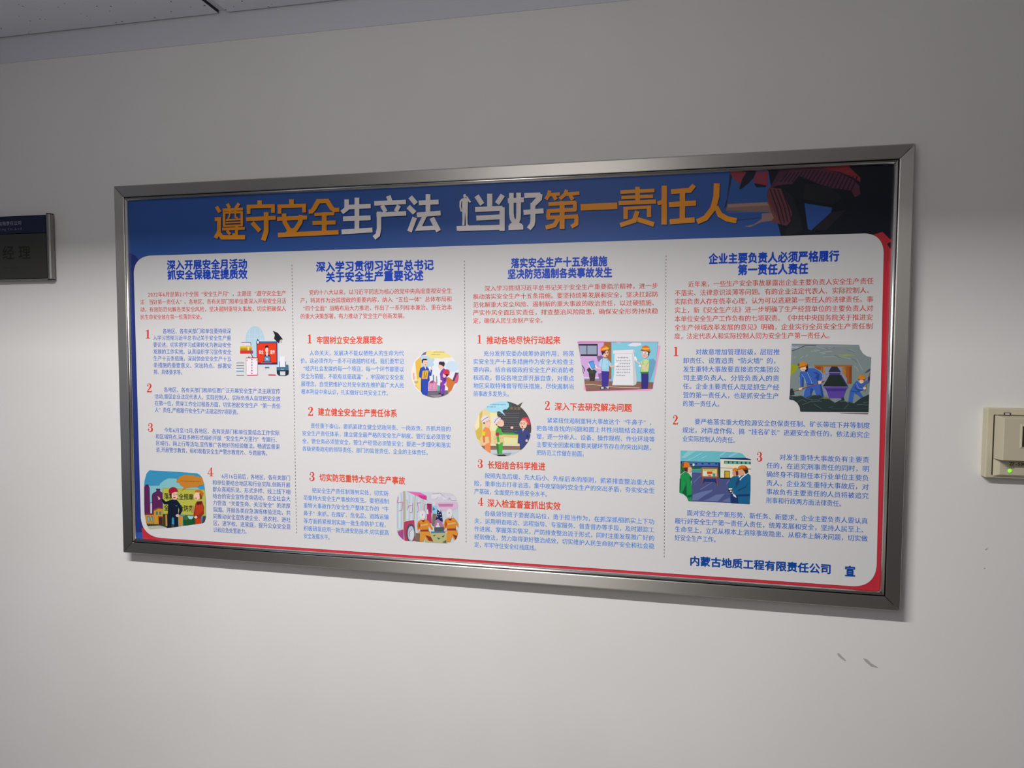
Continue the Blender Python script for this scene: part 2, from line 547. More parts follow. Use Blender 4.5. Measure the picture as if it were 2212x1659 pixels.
# --- title ------------------------------------------------------------------------
OR, WH, SH = 'e8952b', 'ece4e2', '1d2c58'
t1 = (440, 380, 600 / 2212); t2 = (1000, 380, 620 / 2212)
ttl = [
 (t1, OR, [(28, 104, 245, 132, 290), (30, 90, 346, 125, 344, 125, 440, 97, 495), (34, 125, 458, 150, 490, 332, 489),
           (26, 190, 222, 210, 258), (26, 284, 220, 258, 258), (22, 153, 272, 316, 264), (20, 165, 285, 165, 402), (20, 306, 283, 306, 396),
           (18, 160, 294, 312, 289), (13, 212, 270, 208, 320, 198, 342), (13, 255, 270, 255, 330, 275, 336), (14, 180, 352, 300, 346), (12, 178, 375, 300, 370), (16, 158, 400, 314, 394),
           (22, 150, 425, 330, 418), (24, 265, 400, 265, 468, 232, 472), (22, 188, 436, 214, 466)]),
 (t1, OR, [(36, 448, 196, 448, 232), (30, 345, 246, 568, 240), (30, 360, 240, 360, 304), (30, 554, 236, 554, 294), (32, 340, 346, 576, 334), (38, 500, 290, 500, 440, 488, 480, 476, 514), (34, 388, 372, 450, 440)]),
 (t1, OR, [(36, 702, 188, 702, 225), (30, 590, 244, 818, 236), (30, 606, 240, 606, 302), (30, 802, 236, 802, 292), (32, 586, 344, 826, 332),
           ([36, 36, 36, 40], 642, 300, 648, 370, 680, 425, 730, 458), ([36, 36, 36, 36], 778, 312, 770, 370, 735, 425, 662, 462), (36, 594, 472, 1076, 449)]),
 (t1, OR, [(34, 900, 203, 1000, 200), ([38, 36, 34, 34], 912, 205, 880, 262, 862, 284, 838, 285), ([38, 36, 34, 34], 985, 200, 1022, 258, 1040, 272, 1082, 270),
           (26, 884, 308, 1042, 301), (38, 962, 290, 962, 455), (32, 868, 376, 1052, 371)]),
 (t1, WH, [([36, 36, 34], 1140, 188, 1140, 262, 1102, 292), (36, 1128, 250, 1332, 241), (38, 1222, 174, 1222, 445), (38, 1112, 343, 1331, 334), (38, 1100, 447, 1346, 431)]),
 (t1, WH, [([38, 36], 1472, 160, 1488, 205), (36, 1360, 220, 1612, 208), (34, 1422, 236, 1450, 286), (34, 1556, 236, 1532, 284), (36, 1378, 310, 1614, 299), ([36, 36, 36, 36], 1398, 285, 1398, 420, 1388, 470, 1358, 494)]),
 (t1, WH, [(38, 1646, 168, 1692, 222), (38, 1630, 245, 1682, 296), (38, 1682, 332, 1640, 444), (38, 1714, 216, 1872, 208), (38, 1698, 312, 1888, 296), (38, 1788, 146, 1788, 305), (34, 1762, 318, 1712, 420, 1868, 412), (40, 1818, 335, 1872, 440)]),
 (t2, WH, [(38, 106, 154, 150, 220), (40, 208, 138, 208, 245), (38, 308, 148, 264, 214), (38, 95, 260, 306, 250), (40, 303, 242, 303, 424), (38, 104, 326, 300, 316), (38, -30, 407, 306, 396)]),
 (t2, WH, [(38, 347, 192, 470, 185), (36, 374, 132, 374, 300), (36, 430, 130, 430, 300), ([36, 36, 36, 36], 374, 290, 380, 330, 400, 365, 450, 388), ([36, 36, 36, 36], 430, 290, 428, 330, 412, 365, 366, 388), (36, 352, 400, 466, 396),
           (38, 474, 152, 598, 147), ([38, 44, 38], 596, 140, 588, 175, 540, 225), (38, 540, 210, 540, 350), ([38, 38, 36], 540, 345, 534, 375, 508, 408), (38, 468, 282, 622, 270)]),
 (t2, OR, [(28, 670, 114, 660, 150, 640, 182), (26, 668, 146, 748, 140), (28, 700, 150, 718, 184), (28, 800, 108, 790, 140, 748, 178), (28, 798, 142, 898, 134), (28, 826, 150, 848, 184),
           (30, 660, 218, 872, 206), (30, 864, 200, 864, 268), (30, 648, 272, 872, 260), (30, 662, 260, 656, 322), (30, 646, 324, 888, 312), ([32, 32, 30], 876, 312, 874, 370, 836, 392), (38, 765, 195, 765, 410), ([34, 34, 32], 738, 325, 706, 380, 638, 400)]),
 (t2, OR, [(50, 908, 243, 1190, 231)]),
 (t2, OR, [(36, 1346, 85, 1346, 205), (28, 1214, 126, 1476, 112), (26, 1222, 168, 1466, 157), (32, 1200, 211, 1488, 198), (34, 1254, 240, 1254, 334), (24, 1240, 252, 1450, 240), (34, 1434, 236, 1434, 318), ([36, 36, 34], 1344, 272, 1320, 345, 1212, 380), (36, 1345, 335, 1472, 375)]),
 (t2, OR, [(42, 1552, 76, 1550, 376), ([30, 34], 1500, 214, 1540, 200), ([38, 38, 34], 1604, 122, 1748, 112, 1782, 72), (42, 1692, 112, 1690, 345), (40, 1588, 222, 1796, 210), (40, 1594, 354, 1786, 339)]),
 (t2, OR, [([46, 46, 44, 42, 40], 1956, 58, 1952, 160, 1928, 250, 1870, 325, 1804, 354), ([34, 42, 42, 40], 1950, 235, 1980, 300, 2036, 332, 2108, 346)]),
]
for pas, dx in ((0, 1.4), (1, 0.0)):
    for tr, col, strokes in ttl:
        a = Art('title_character' if pas else 'title_shadow', 84 + pas * 18, tr[0] + dx, tr[1] + dx * 1.1, tr[2])
        for s_ in strokes:
            a.L(col if pas else SH, s_[0], *s_[1:])
        if col == WH and strokes[0][1] == 106:      # the saluting man who stands on the stroke of the character
            b_ = Art('x', 0, 440 + dx, 380 + dx * 1.1, 600 / 2212)
            b_.lay = a.lay; cc = col if pas else SH
            b_.L(cc, 38, 2016, 419, 2200, 412)
            b_.E(cc, 2080, 160, 12, 15)
            b_.P(cc, 2060, 182, 2072, 176, 2090, 176, 2102, 186, 2106, 215, 2103, 285, 2060, 285, 2058, 230)
            b_.L(cc, 13, 2096, 184, 2126, 211); b_.L(cc, 12, 2125, 212, 2094, 164)
            b_.L(cc, [16, 14, 12, 12], 2060, 188, 2046, 205, 2044, 245, 2054, 285)
            b_.P(cc, 2060, 280, 2083, 280, 2082, 300, 2078, 392, 2060, 397, 2062, 340)
            b_.P(cc, 2082, 280, 2104, 280, 2102, 340, 2104, 388, 2116, 396, 2090, 397, 2086, 320)
            n = len(a.V); a.V += b_.V; a.F += [tuple(n + i for i in q) for q in b_.F]; a.K += b_.K
        a.done()

# --- headings ------------------------------------------------------------------------
HB = '1446be'
for tx, x0, y0, x1, y1, h in (
        ('深入开展安全月活动', 361, 572.6, 534.5, 569.7, 18.5), ('抓安全保稳定提质效', 362, 593.8, 535, 591.7, 18.5),
        ('深入学习贯彻习近平总书记', 683, 576.4, 937.4, 571.7, 19.5), ('关于安全生产重要论述', 704, 598.5, 915.3, 594.8, 19.5),
        ('落实安全生产十五条措施', 1103.9, 568.8, 1312, 563.7, 19), ('坚决防范遏制各类事故发生', 1096.5, 592.1, 1323, 588, 19),
        ('企业主要负责人必须严格履行', 1530.5, 559.1, 1813, 552.5, 20.5), ('第一责任人责任', 1593.3, 583, 1746, 580, 20.5)):
    a = Art('section_heading', 84); a.T(HB, tx, x0, y0, x1, y1, h * 1.08, 0.042); a.done()
SR = 'e04e34'
for tx, x0, y0, x1, y1, h in (
        ('牢固树立安全发展理念', 684.3, 734.8, 827.5, 734.3, 14.9), ('建立健全安全生产责任体系', 687.2, 889.3, 858.5, 893, 15.2),
        ('切实防范重特大安全生产事故', 690.2, 1030.9, 875.8, 1038.2, 15), ('推动各地尽快行动起来', 1051, 734.9, 1211, 734.7, 15.6),
        ('深入下去研究解决问题', 1197.8, 877.9, 1365.2, 881, 15.6), ('长短结合科学推进', 1053.3, 1003.8, 1178.5, 1007.7, 15.6),
        ('深入检查督查抓出实效', 1052.8, 1086.1, 1211.2, 1093.3, 15.6)):
    a = Art('item_heading', 84); a.T(SR, tx, x0, y0, x1, y1, h * 1.06, 0.026); a.done()
a = Art('signature_line', 84)
a.T('0e489e', '内蒙古地质工程有限责任公司', 1489.5, 1210.9, 1796, 1229.3, 20, 0.036)
a.done('bold blue signature line')
a = Art('signature_mark', 84); a.T('0e489e', '宣', 1824, 1232.9, 1848, 1233.9, 22, 0.036); a.done('single bold blue character')


def numeral(k, cx, cy, h, col='dc4234'):
    a = Art('item_numeral', 84, cx, cy, h)
    if k == 1:
        a.P(col, -.09, -.36, -.22, -.33, -.23, -.37, -.04, -.5, .1, -.5, .1, .44, -.09, .44)
        a.P(col, -.24, .43, .25, .43, .25, .5, -.24, .5)
    elif k == 2:
        a.E(col, -.18, -.25, .075, .08, 12)
        a.L(col, [.05, .06, .07, .11, .17, .2, .18, .12, .08, .08], -.23, -.27, -.19, -.42, -.05, -.475, .07, -.44, .14, -.35, .16, -.22, .1, -.06, -.02, .12, -.15, .28, -.24, .42)
        a.P(col, -.28, .5, -.26, .4, -.1, .34, .12, .38, .22, .3, .25, .2, .28, .2, .26, .5)
    elif k == 3:
        a.E(col, -.19, -.24, .07, .075, 12); a.E(col, -.22, .23, .08, .09, 12)
        a.L(col, [.04, .05, .06, .12, .18, .16, .09, .04], -.23, -.27, -.18, -.42, -.02, -.475, .1, -.41, .16, -.26, .12, -.12, .03, -.03, -.1, 0)
        a.L(col, [.06, .13, .2, .19, .12, .06, .05], .0, -.03, .13, .06, .18, .2, .15, .36, .04, .45, -.14, .465, -.26, .32)
    else:
        a.P(col, .02, -.5, .16, -.5, .16, .43, .0, .43)
        a.L(col, .06, .08, -.47, -.3, .2)
        a.P(col, -.34, .18, .33, .18, .33, .26, -.34, .26)
        a.P(col, -.1, .43, .28, .43, .28, .5, -.1, .5)
    a.done()


for q in ((1, 320, 722, 19), (2, 323.2, 838, 19), (3, 325.8, 923.2, 19), (4, 455.3, 1019.3, 19), (1, 669.3, 732.2, 19), (2, 671.4, 888.4, 19.5),
          (3, 674.6, 1029.2, 19.8), (1, 1035.9, 732.9, 18.5), (2, 1182.6, 875.9, 19.5), (3, 1037.8, 1001.3, 19), (4, 1038.8, 1083.6, 18),
          (1, 1460.2, 759.1, 20.5), (2, 1459.1, 907, 20), (3, 1640.7, 986.5, 21)):
    numeral(*q)

# --- paragraphs ------------------------------------------------------------------------
R1, B1, B2, B3 = 'd0443a', '3264c0', '3a84dc', '246cca'
PAR = [
 (R1, 10.9, (303, 636.4), (618.8, 633.3), (303.9, 684.8), (618.8, 683.2), 319.8, 442.8,
  ['2022年6月是第21个全国“安全生产月”，主题是“遵守安全生产', '法　当好第一责任人”。各地区、各有关部门和单位要深入开展安全月活', '动，有效防范化解各类安全风险，坚决遏制重特大事故，切实把确保人', '民生命安全放在第一位落到实处。']),
 (B1, 10.7, (330.8, 715.3), (499.7, 715), (332.4, 803.1), (501.2, 805.5), 352, 399.5,
  ['各地区、各有关部门和单位要持续深', '入学习贯彻习近平总书记关于安全生产重', '要论述，切实把学习成果转化为推动安全', '发展的工作实效。认真组织学习宣传安全', '生产十五条措施，深刻领会安全生产十五', '条措施的重要意义、突出特点、部署安', '排、具体要求等。']),
 (B1, 10.7, (334.3, 841.2), (606.1, 845.3), (334.8, 885), (606.6, 892.8), 354.4, 521,
  ['各地区、各有关部门和单位要广泛开展安全生产法主题宣传', '活动,督促企业法定代表人、实际控制人，实际负责人自觉把安全放', '在第一位，贯穿工作全过程各方面，切实担起安全生产“第一责任', '人”责任,严格履行安全生产法规定的7项职责。']),
 (B1, 10.7, (336.4, 928.2), (604.5, 935.2), (337.5, 971.1), (605.6, 979.9), 355.2, 583.5,
  ['今年6月至12月,各地区、各有关部门和单位要结合工作实际', '和区域特点,采取多种形式组织开展“安全生产万里行”专题行、', '区域行、网上行等活动,宣传推广各地好的经验做法，畅通监督渠', '道,开展警示教育，组织观看安全生产警示教育片、专题展等。']),
 (B1, 10.9, (459.3, 1027.3), (627.7, 1032.4), (461.4, 1143.8), (629, 1152.8), 479.1, 538.4,
  ['6月16日前后，各地区，各有关部门', '和单位要结合地区和行业实际,创新开展', '群众喜闻乐见、形式多样、线上线下相', '结合的安全宣传咨询活动，在全社会大', '力营造“关爱生命、关注安全”的浓厚', '氛围。开展各类应急演练体验活动，共', '同推动安全宣传进企业、进农村、进社', '区、进学校、进家庭，提升公众安全意', '识和应急处置能力。']),
 (R1, 11.3, (649.2, 632), (976.7, 627.8), (649.2, 683.3), (976.7, 681.3), 667.9, 880.9,
  ['党的十八大以来，以习近平同志为核心的党中央高度重视安全生', '产，将其作为治国理政的重要内容，纳入“五位一体”总体布局和', '“四个全面”战略布局大力推进，作出了一系列标本兼治、重在治本', '的重大决策部署，有力推动了安全生产创新发展。']),
 (B2, 11.1, (649.2, 762.4), (873, 762.9), (650.9, 845.5), (873.3, 849.7), 668.8, 844.9,
  ['人命关天，发展决不能以牺牲人的生命为代', '价。这必须作为一条不可逾越的红线。我们要牢记', '“经济社会发展的每一个项目，每一个环节都要以', '安全为前提，不能有丝毫疏漏”，牢固树立安全发', '展理念，自觉把维护公共安全放在维护最广大人民', '根本利益中来认识，扎实做好公共安全工作。']),
 (B2, 10.9, (652.5, 918.9), (974, 926.4), (653.4, 968.7), (974.5, 979.1), 671.3, 931,
  ['责任重于泰山。要抓紧建立健全党政同责、一岗双责、齐抓共管的', '安全生产责任体系，建立健全最严格的安全生产制度。管行业必须管安', '全，管业务必须管安全，管生产经营必须管安全；要进一步细化和落实', '各级党委政府的领导责任、部门的监管责任、企业的主体责任。']),
 (B2, 10.9, (655.4, 1058.2), (839.9, 1065.7), (656.2, 1157.2), (840.7, 1167.6), 674.3, 718.1,
  ['把安全生产责任制落到实处，切实防', '范重特大安全生产事故的发生。要把遏制', '重特大事故作为安全生产整体工作的“牛', '鼻子”来抓，在煤矿、危化品、道路运输', '等方面抓紧规划实施一批生命防护工程，', '积极研发应用一批先进安防技术,切实提高', '安全发展水平。']),
 (R1, 11.8, (1021.7, 623.6), (1422.1, 617.2), (1022, 693), (1422, 690), 1046.5, 1180,
  ['深入学习贯彻习近平总书记关于安全生产重要指示精神，进一步', '推动落实安全生产十五条措施。要坚持统筹发展和安全，坚决扛起防', '范化解重大安全风险、遏制新的重大事故的政治责任，以过硬措施、', '严实作风全面压实责任，排查整治风险隐患，确保安全形势持续稳', '定，确保人民生命财产安全。']),
 (B2, 11.6, (1022, 763.5), (1240.4, 763.7), (1022.6, 850.2), (1240.7, 852.9), 1044.6, 1106.2,
  ['充分发挥安委办统筹协调作用，将落', '实安全生产十五条措施作为安全大检查主', '要内容，结合省级政府安全生产和消防考', '核巡查，督促各地立即开展自查，对重点', '地区采取特殊督导帮扶措施，尽快遏制当', '前事故多发势头。']),
 (B2, 11.6, (1158.1, 907.2), (1414.7, 912.9), (1158.7, 977.2), (1414.7, 985), 1182, 1268.5,
  ['紧紧扭住遏制重特大事故这个“牛鼻子”，', '把各地查找的问题和面上共性问题结合起来梳', '理，逐一分析人、设备、操作规程、作业环境等', '主要安全因素和重要关键环节存在的突出问题，', '把防范工作做在前面。']),
 (B2, 11.6, (1024, 1025.9), (1414.3, 1042.4), (1024.6, 1060.8), (1414.3, 1077.2), 1046.9, 1188.8,
  ['按照先急后缓、先大后小、先标后本的原则，抓紧排查整治重大风', '险，重拳出击打非治违，集中攻坚制约安全生产的突出矛盾，夯实安全生', '产基础，全面提升本质安全水平。']),
 (B2, 11.6, (1024.6, 1107.5), (1413.9, 1126.7), (1024.6, 1175.9), (1413.9, 1197.3), 1046.9, 1165.5,
  ['各级领导班子要提高站位，勇于担当作为，在抓深抓细抓实上下功', '夫，运用明查暗访、远程指导、专家服务、督查督办等手段，及时跟踪工', '作进展、掌握落实情况，严防排查整治流于形式，同时注重发现推广好的', '经验做法，努力取得更好整治成效，切实维护人民生命财产安全和社会稳', '定，牢牢守住安全红线底线。']),
 (R1, 13.0, (1457.1, 614.4), (1887.1, 606.9), (1456.6, 726.1), (1885, 724), 1486.2, 1800.8,
  ['近年来，一些生产安全事故暴露出企业主要负责人安全生产责任', '不落实、法律意识淡薄等问题。有的企业法定代表人、实际控制人、', '实际负责人存在侥幸心理，认为可以逃避第一责任人的法律责任。事', '实上，新《安全生产法》进一步明确了生产经营单位的主要负责人对', '本单位安全生产工作负有的七项职责。《中共中央国务院关于推进安', '全生产领域改革发展的意见》明确，企业实行全员安全生产责任制', '度，法定代表人和实际控制人同为安全生产第一责任人。']),
 (B3, 12.6, (1475.4, 760), (1684.4, 760), (1474.9, 871.4), (1682.9, 874.5), 1502.4, 1561.7,
  ['对故意增加管理层级，层层推', '卸责任、设置追责“防火墙”的，', '发生重特大事故要直接追究集团公', '司主要负责人、分管负责人的责', '任。企业主要责任人既是抓生产经', '营的第一责任人，也是抓安全生产', '的第一责任人。']),
 (B3, 12.6, (1473.7, 909.7), (1879.2, 919.1), (1473.9, 947.2), (1878.8, 958.6), 1499.9, 1596,
  ['要严格落实重大危险源安全包保责任制、矿长带班下井等制度', '规定，对弄虚作假、搞“挂名矿长”逃避安全责任的，依法追究企', '业实际控制人的责任。']),
 (B3, 12.8, (1655.7, 986.1), (1877.8, 993.3), (1654.2, 1080.1), (1876.1, 1090.5), 1683.3, 1825.8,
  ['对发生重特大事故负有主要责', '任的，在追究刑事责任的同时，明', '确终身不得担任本行业单位主要负', '责人。企业发生重特大事故后，对', '事故负有主要责任的人员将被追究', '刑事和行政两方面法律责任。']),
 (B3, 12.6, (1457.7, 1106), (1874.6, 1125.3), (1457.3, 1160.7), (1874.2, 1182.3), 1483.3, 1553.3,
  ['面对安全生产新形势、新任务、新要求，企业主要负责人要认真', '履行好安全生产第一责任人责任，统筹发展和安全，坚持人民至上、', '生命至上，立足从根本上消除事故隐患、从根本上解决问题，切实做', '好安全生产工作。']),
]
for col, h, TL, TR, BL, BR, fx, lx, lines in PAR:
    a = Art('body_text', 84)
    n = len(lines)
    for i, tx in enumerate(lines):
        t = i / (n - 1)
        xa, ya = lerp(TL[0], BL[0], t), lerp(TL[1], BL[1], t)
        xb, yb = lerp(TR[0], BR[0], t), lerp(TR[1], BR[1], t)
        s0 = (fx - xa) / (xb - xa) if i == 0 else 0
        s1 = (lx - xa) / (xb - xa) if i == n - 1 else 1
        a.lay = 84
        a.T(col, tx, lerp(xa, xb, s0), lerp(ya, yb, s0), lerp(xa, xb, s1), lerp(ya, yb, s1), h, 0.010)
    a.done()

# dotted column rules
for (x0, y0), (x1, y1) in (((631, 572), (640.8, 1154)), ((1003.3, 563), (1007.2, 1178)), ((1438.8, 552), (1434.8, 1206))):
    a = Art('dotted_rule', 84)
    L_ = y1 - y0; k = 0.0
    while k < L_ - 3:
        x = x0 + (x1 - x0) * k / L_
        a.lay = 84
        a.P('6c6b78', x - 0.7, y0 + k, x + 0.7, y0 + k, x + 0.7, y0 + k + 3.6, x - 0.7, y0 + k + 3.6)
        k += 7.2
    a.done()
# ------------------------------------------------------------------ illustrations
SK = 'f0c4ae'
# 1. study things round a screen
a = Art('illustration', 84, 505, 700, 125 / 1728)
a.E('b4cfe0', 640, 480, 285, 415, 28)
a.P('b4cfe0', 395, 560, 900, 560, 700, 960, 560, 960)
for x in (480, 640, 800): a.L('c8dbe8', 12, x, 130, x - 10, 620)
for y in (300, 440): a.L('c8dbe8', 12, 400, y, 890, y)
a.P('c4d8ee', 690, 480, 1340, 480, 1370, 1260, 720, 1260)
a.P('49708c', 680, 515, 1310, 515, 1315, 1215, 700, 1215)
a.P('3c3856', 690, 560, 1305, 555, 1310, 1200, 705, 1205)
a.P('e23c24', 708, 575, 1278, 570, 1285, 1150, 715, 1155)
a.P('5c1c2c', 720, 1155, 1300, 1150, 1300, 1185, 722, 1190)
a.P('2b2c4a', 905, 1130, 910, 960, 960, 905, 1050, 905, 1100, 960, 1105, 1130)
a.P('f0d4c8', 968, 850, 1030, 850, 1030, 930, 1000, 960, 968, 930)
a.E('efc9bb', 995, 775, 46, 78); a.E('38202c', 995, 690, 52, 55, 18, 180, 360); a.P('38202c', 943, 690, 1047, 690, 1047, 730, 1035, 700, 955, 710, 945, 740)
a.P('6a96b4', 925, 965, 1080, 965, 1085, 1120, 920, 1120); a.E('cfe6f4', 998, 1040, 28, 28, 12)
a.P('3a3c70', 855, 1115, 1130, 1115, 1135, 1145, 850, 1145); a.L('e8a090', 10, 830, 1160, 1140, 1158)
a.T('f8e4dc', '安全', 755, 835, 895, 838, 115, 0.02); a.T('f8e4dc', '宣传', 1095, 835, 1235, 838, 115, 0.02)
a.E('1e3038', 732, 540, 44, 68, 16); a.E('e8eef0', 732, 542, 27, 46, 14); a.L('1e3038', [20, 30], 722, 445, 728, 490)
a.P('24242e', 1175, 195, 1330, 270, 1478, 462, 1420, 460, 1385, 480, 1360, 578, 1290, 520, 1210, 440, 1235, 330)
a.L('a89858', 24, 1422, 485, 1420, 565)
a.L('8a6080', 14, 235, 548, 510, 550, 530, 640); a.P('e8dce0', 240, 560, 505, 565, 515, 640, 420, 640, 240, 600)
a.P('d8b818', 200, 665, 540, 665, 545, 725, 200, 725); a.P('a88a18', 205, 725, 545, 725, 545, 790, 205, 790)
a.P('d83038', 198, 790, 580, 790, 585, 882, 198, 882); a.P('f0d098', 420, 675, 470, 675, 470, 785, 420, 785); a.P('9c4a60', 490, 790, 585, 800, 585, 880, 480, 880)
a.L('4a5058', 24, 520, 790, 525, 890, 590, 1005)
a.P('b02838', 375, 1000, 720, 995, 722, 1025, 375, 1030); a.P('efe4ec', 382, 1020, 720, 1020, 722, 1520, 385, 1520)
a.P('c83040', 400, 1515, 720, 1512, 720, 1535, 405, 1537); a.L('6c4250', 8, 382, 1020, 385, 1515); a.L('6c4250', 8, 724, 1010, 724, 1520)
a.L('6a6472', 5, 552, 1050, 552, 1500)
for y in (1055, 1140, 1225, 1308, 1390, 1475): a.E('4a4656', 552, y, 22, 13, 8)
a.E('5a3a4a', 408, 1078, 16, 14, 8); a.E('8a3a5a', 695, 1078, 16, 14, 8); a.L('40242c', 22, 465, 965, 462, 1000)
for y, c_ in ((1158, '7c98a4'), (1238, '8a6a7c'), (1320, '6c8c9c'), (1410, '6aa0b0'), (1528, '7c7480')):
    a.L(c_, 18, 90, y, 315, y - 2)
a.P('d4e2ea', 75, 1340, 300, 1330, 290, 1390, 60, 1390)
a.P('4a7290', 945, 1280, 1065, 1280, 1068, 1315, 940, 1318)
a.L('c22a40', [14, 30, 30, 16], 1035, 1520, 1080, 1518, 1240, 1520, 1268, 1522)
a.P('49708c', 1290, 1285, 1560, 1285, 1570, 1215, 1640, 1215, 1648, 1390, 1290, 1385)
a.P('232c3c', 1292, 1380, 1652, 1380, 1648, 1500, 1560, 1548, 1380, 1548, 1300, 1490)
a.P('e6e6ee', 1392, 975, 1540, 970, 1552, 1282, 1390, 1282); a.L('2c5470', 14, 1372, 1120, 1372, 1280); a.L('2c5470', 14, 1558, 1120, 1560, 1280)
a.P('cfd6da', 1392, 1412, 1550, 1412, 1550, 1530, 1398, 1530); a.L('a8c8e0', 18, 1420, 1345, 1505, 1347)
a.done('printed screen, books, cap, notebook and printer')

# 2. factory yard with two people before a yellow board
cl = [(215, 68), (400, 78), (900, 104), (1440, 145), (1510, 185), (1570, 260), (1620, 420), (1645, 600), (1665, 900), (1668, 1260), (1640, 1370), (1570, 1455), (1460, 1480), (960, 1520), (600, 1560), (280, 1605), (200, 1555), (140, 1430), (95, 1200), (82, 900), (78, 520), (95, 320), (145, 150)]
a = Art('illustration', 84, 305, 1010, 150 / 1778, cl)
a.P('3a92bc', 60, 60, 1700, 60, 1700, 1650, 60, 1650)
a.P('84c0c8', 60, 470, 470, 460, 500, 400, 590, 330, 700, 275, 900, 280, 1000, 420, 1700, 560, 1700, 760, 60, 900)
a.P('3a96cc', 1480, 490, 1700, 440, 1700, 570, 1480, 560)
a.P('a8a440', 550, 515, 1645, 560, 1665, 1240, 570, 1185); a.P('b8b84c', 575, 535, 1640, 585, 1650, 1215, 580, 1165)
a.T('2a2c18', '落实安全规章', 590, 728, 1350, 752, 150, 0.02); a.T('2a2c18', '全面安全防范', 590, 1020, 1350, 1048, 150, 0.02)
a.P('5c2458', 85, 490, 130, 440, 190, 440, 225, 520, 240, 1200, 85, 1200); a.P('4a2050', 110, 435, 190, 430, 180, 480, 120, 480)
a.P('5c2458', 280, 720, 300, 660, 400, 600, 390, 545, 495, 545, 490, 600, 555, 640, 560, 1150, 290, 1200); a.P('4a2050', 385, 540, 498, 540, 485, 575, 395, 575)
a.P('d8d0d0', 245, 920, 285, 900, 285, 1170, 245, 1170)
a.P('3c4434', 60, 1400, 700, 1400, 1000, 1520, 700, 1560, 60, 1700); a.P('b8bcac', 160, 1500, 480, 1480, 700, 1540, 260, 1620)
a.P('c88c34', 95, 1195, 330, 1190, 330, 1440, 130, 1430); a.P('7c3424', 95, 1180, 335, 1170, 335, 1210, 95, 1210)
a.P('cc9430', 330, 1090, 440, 1040, 560, 1060, 570, 1450, 340, 1440); a.P('8c5024', 320, 1080, 440, 1020, 570, 1040, 570, 1060, 440, 1050, 340, 1110)
for x, y in ((190, 1310), (280, 1315)): a.E('3c7c84', x, y, 32, 80, 14); a.E('80b4b8', x, y + 8, 20, 60, 12)
for x, y in ((412, 1165), (495, 1165)): a.E('3c7c7c', x, y, 28, 50, 14)
a.P('4a2420', 450, 1270, 560, 1270, 560, 1450, 460, 1450); a.L('a03c38', 26, 440, 1252, 560, 1258)
a.P('3c3c28', 565, 1190, 690, 1185, 690, 1500, 565, 1480); a.P('c88c3c', 630, 1200, 670, 1200, 680, 1490, 635, 1490)
a.P('c89034', 960, 1250, 1080, 1230, 1070, 1490, 965, 1480)
a.P('1c5428', 1080, 1250, 1150, 1220, 1400, 1225, 1400, 1480, 1090, 1480); a.P('a4d0d8', 1190, 1230, 1360, 1240, 1310, 1320, 1240, 1320)
a.P('3c6c40', 1100, 1240, 1190, 1230, 1230, 1320, 1150, 1340, 1090, 1320)
a.P('404048', 1590, 1240, 1700, 1235, 1700, 1480, 1560, 1480)
a.P('c6802c', 985, 240, 1060, 215, 1100, 190, 1330, 188, 1390, 220, 1480, 225, 1560, 250, 1700, 420, 1600, 440, 1490, 465, 1440, 500, 1310, 500, 1170, 515, 1090, 570, 1025, 605, 1070, 560, 1100, 500, 1010, 450, 985, 395, 925, 385, 905, 350, 950, 290)
a.marks('5c3414', 1010, 340, 1540, 358, 13, 30)
# man in dark blue
a.P('101c30', 640, 870, 790, 815, 920, 820, 1000, 920, 1070, 1050, 1060, 1110, 1000, 1220, 960, 1200, 985, 1080, 960, 1010, 955, 1280, 960, 1500, 855, 1510, 850, 1280, 800, 1270, 780, 1520, 680, 1525, 690, 1200, 700, 940, 600, 940, 540, 860, 530, 800, 560, 790)
a.P(SK, 420, 730, 470, 755, 500, 790, 470, 825, 440, 800, 460, 780)
a.P('101c30', 660, 1510, 790, 1500, 780, 1545, 670, 1555); a.P('101c30', 850, 1490, 960, 1490, 970, 1525, 850, 1530)
a.E(SK, 870, 715, 82, 105); a.P('4a2028', 730, 620, 790, 640, 790, 790, 740, 700)
a.E('a01c34', 830, 605, 118, 108, 24, 180, 360); a.P('a01c34', 712, 600, 948, 600, 970, 610, 860, 625, 800, 660, 720, 650)
a.E('3c4038', 858, 685, 30, 24, 12); a.E(SK, 858, 685, 22, 17, 12); a.E('3c4038', 925, 685, 20, 22, 12); a.E(SK, 925, 685, 14, 16, 12)
a.E('9c3434', 862, 765, 34, 18, 12); a.E('e0b49c', 945, 1225, 50, 38, 12); a.L('b8c0c8', 8, 890, 975, 935, 980)
# woman in red
a.P('983020', 1400, 930, 1450, 860, 1570, 860, 1620, 1000, 1615, 1180, 1540, 1250, 1560, 1480, 1400, 1480, 1390, 1300, 1350, 1200)
a.P('b83c20', 1410, 930, 1520, 960, 1600, 960, 1600, 1100, 1470, 1220, 1400, 1200)
a.P('c43820', 1400, 1300, 1555, 1300, 1550, 1475, 1400, 1475); a.P('5c1c1c', 1420, 880, 1560, 850, 1560, 920, 1440, 960)
a.E(SK, 1440, 730, 78, 95); a.P('7c4024', 1500, 660, 1580, 640, 1570, 790, 1520, 810); a.P('cc6820', 1370, 610, 1430, 570, 1540, 575, 1605, 640, 1600, 710, 1560, 720, 1510, 620, 1400, 620)
a.E('8c3030', 1415, 780, 22, 13, 10); a.E(SK, 1410, 1265, 40, 34, 12); a.P('b88c5c', 1320, 980, 1370, 980, 1350, 1150, 1290, 1150)
a.done('printed factory yard with two helmeted people')

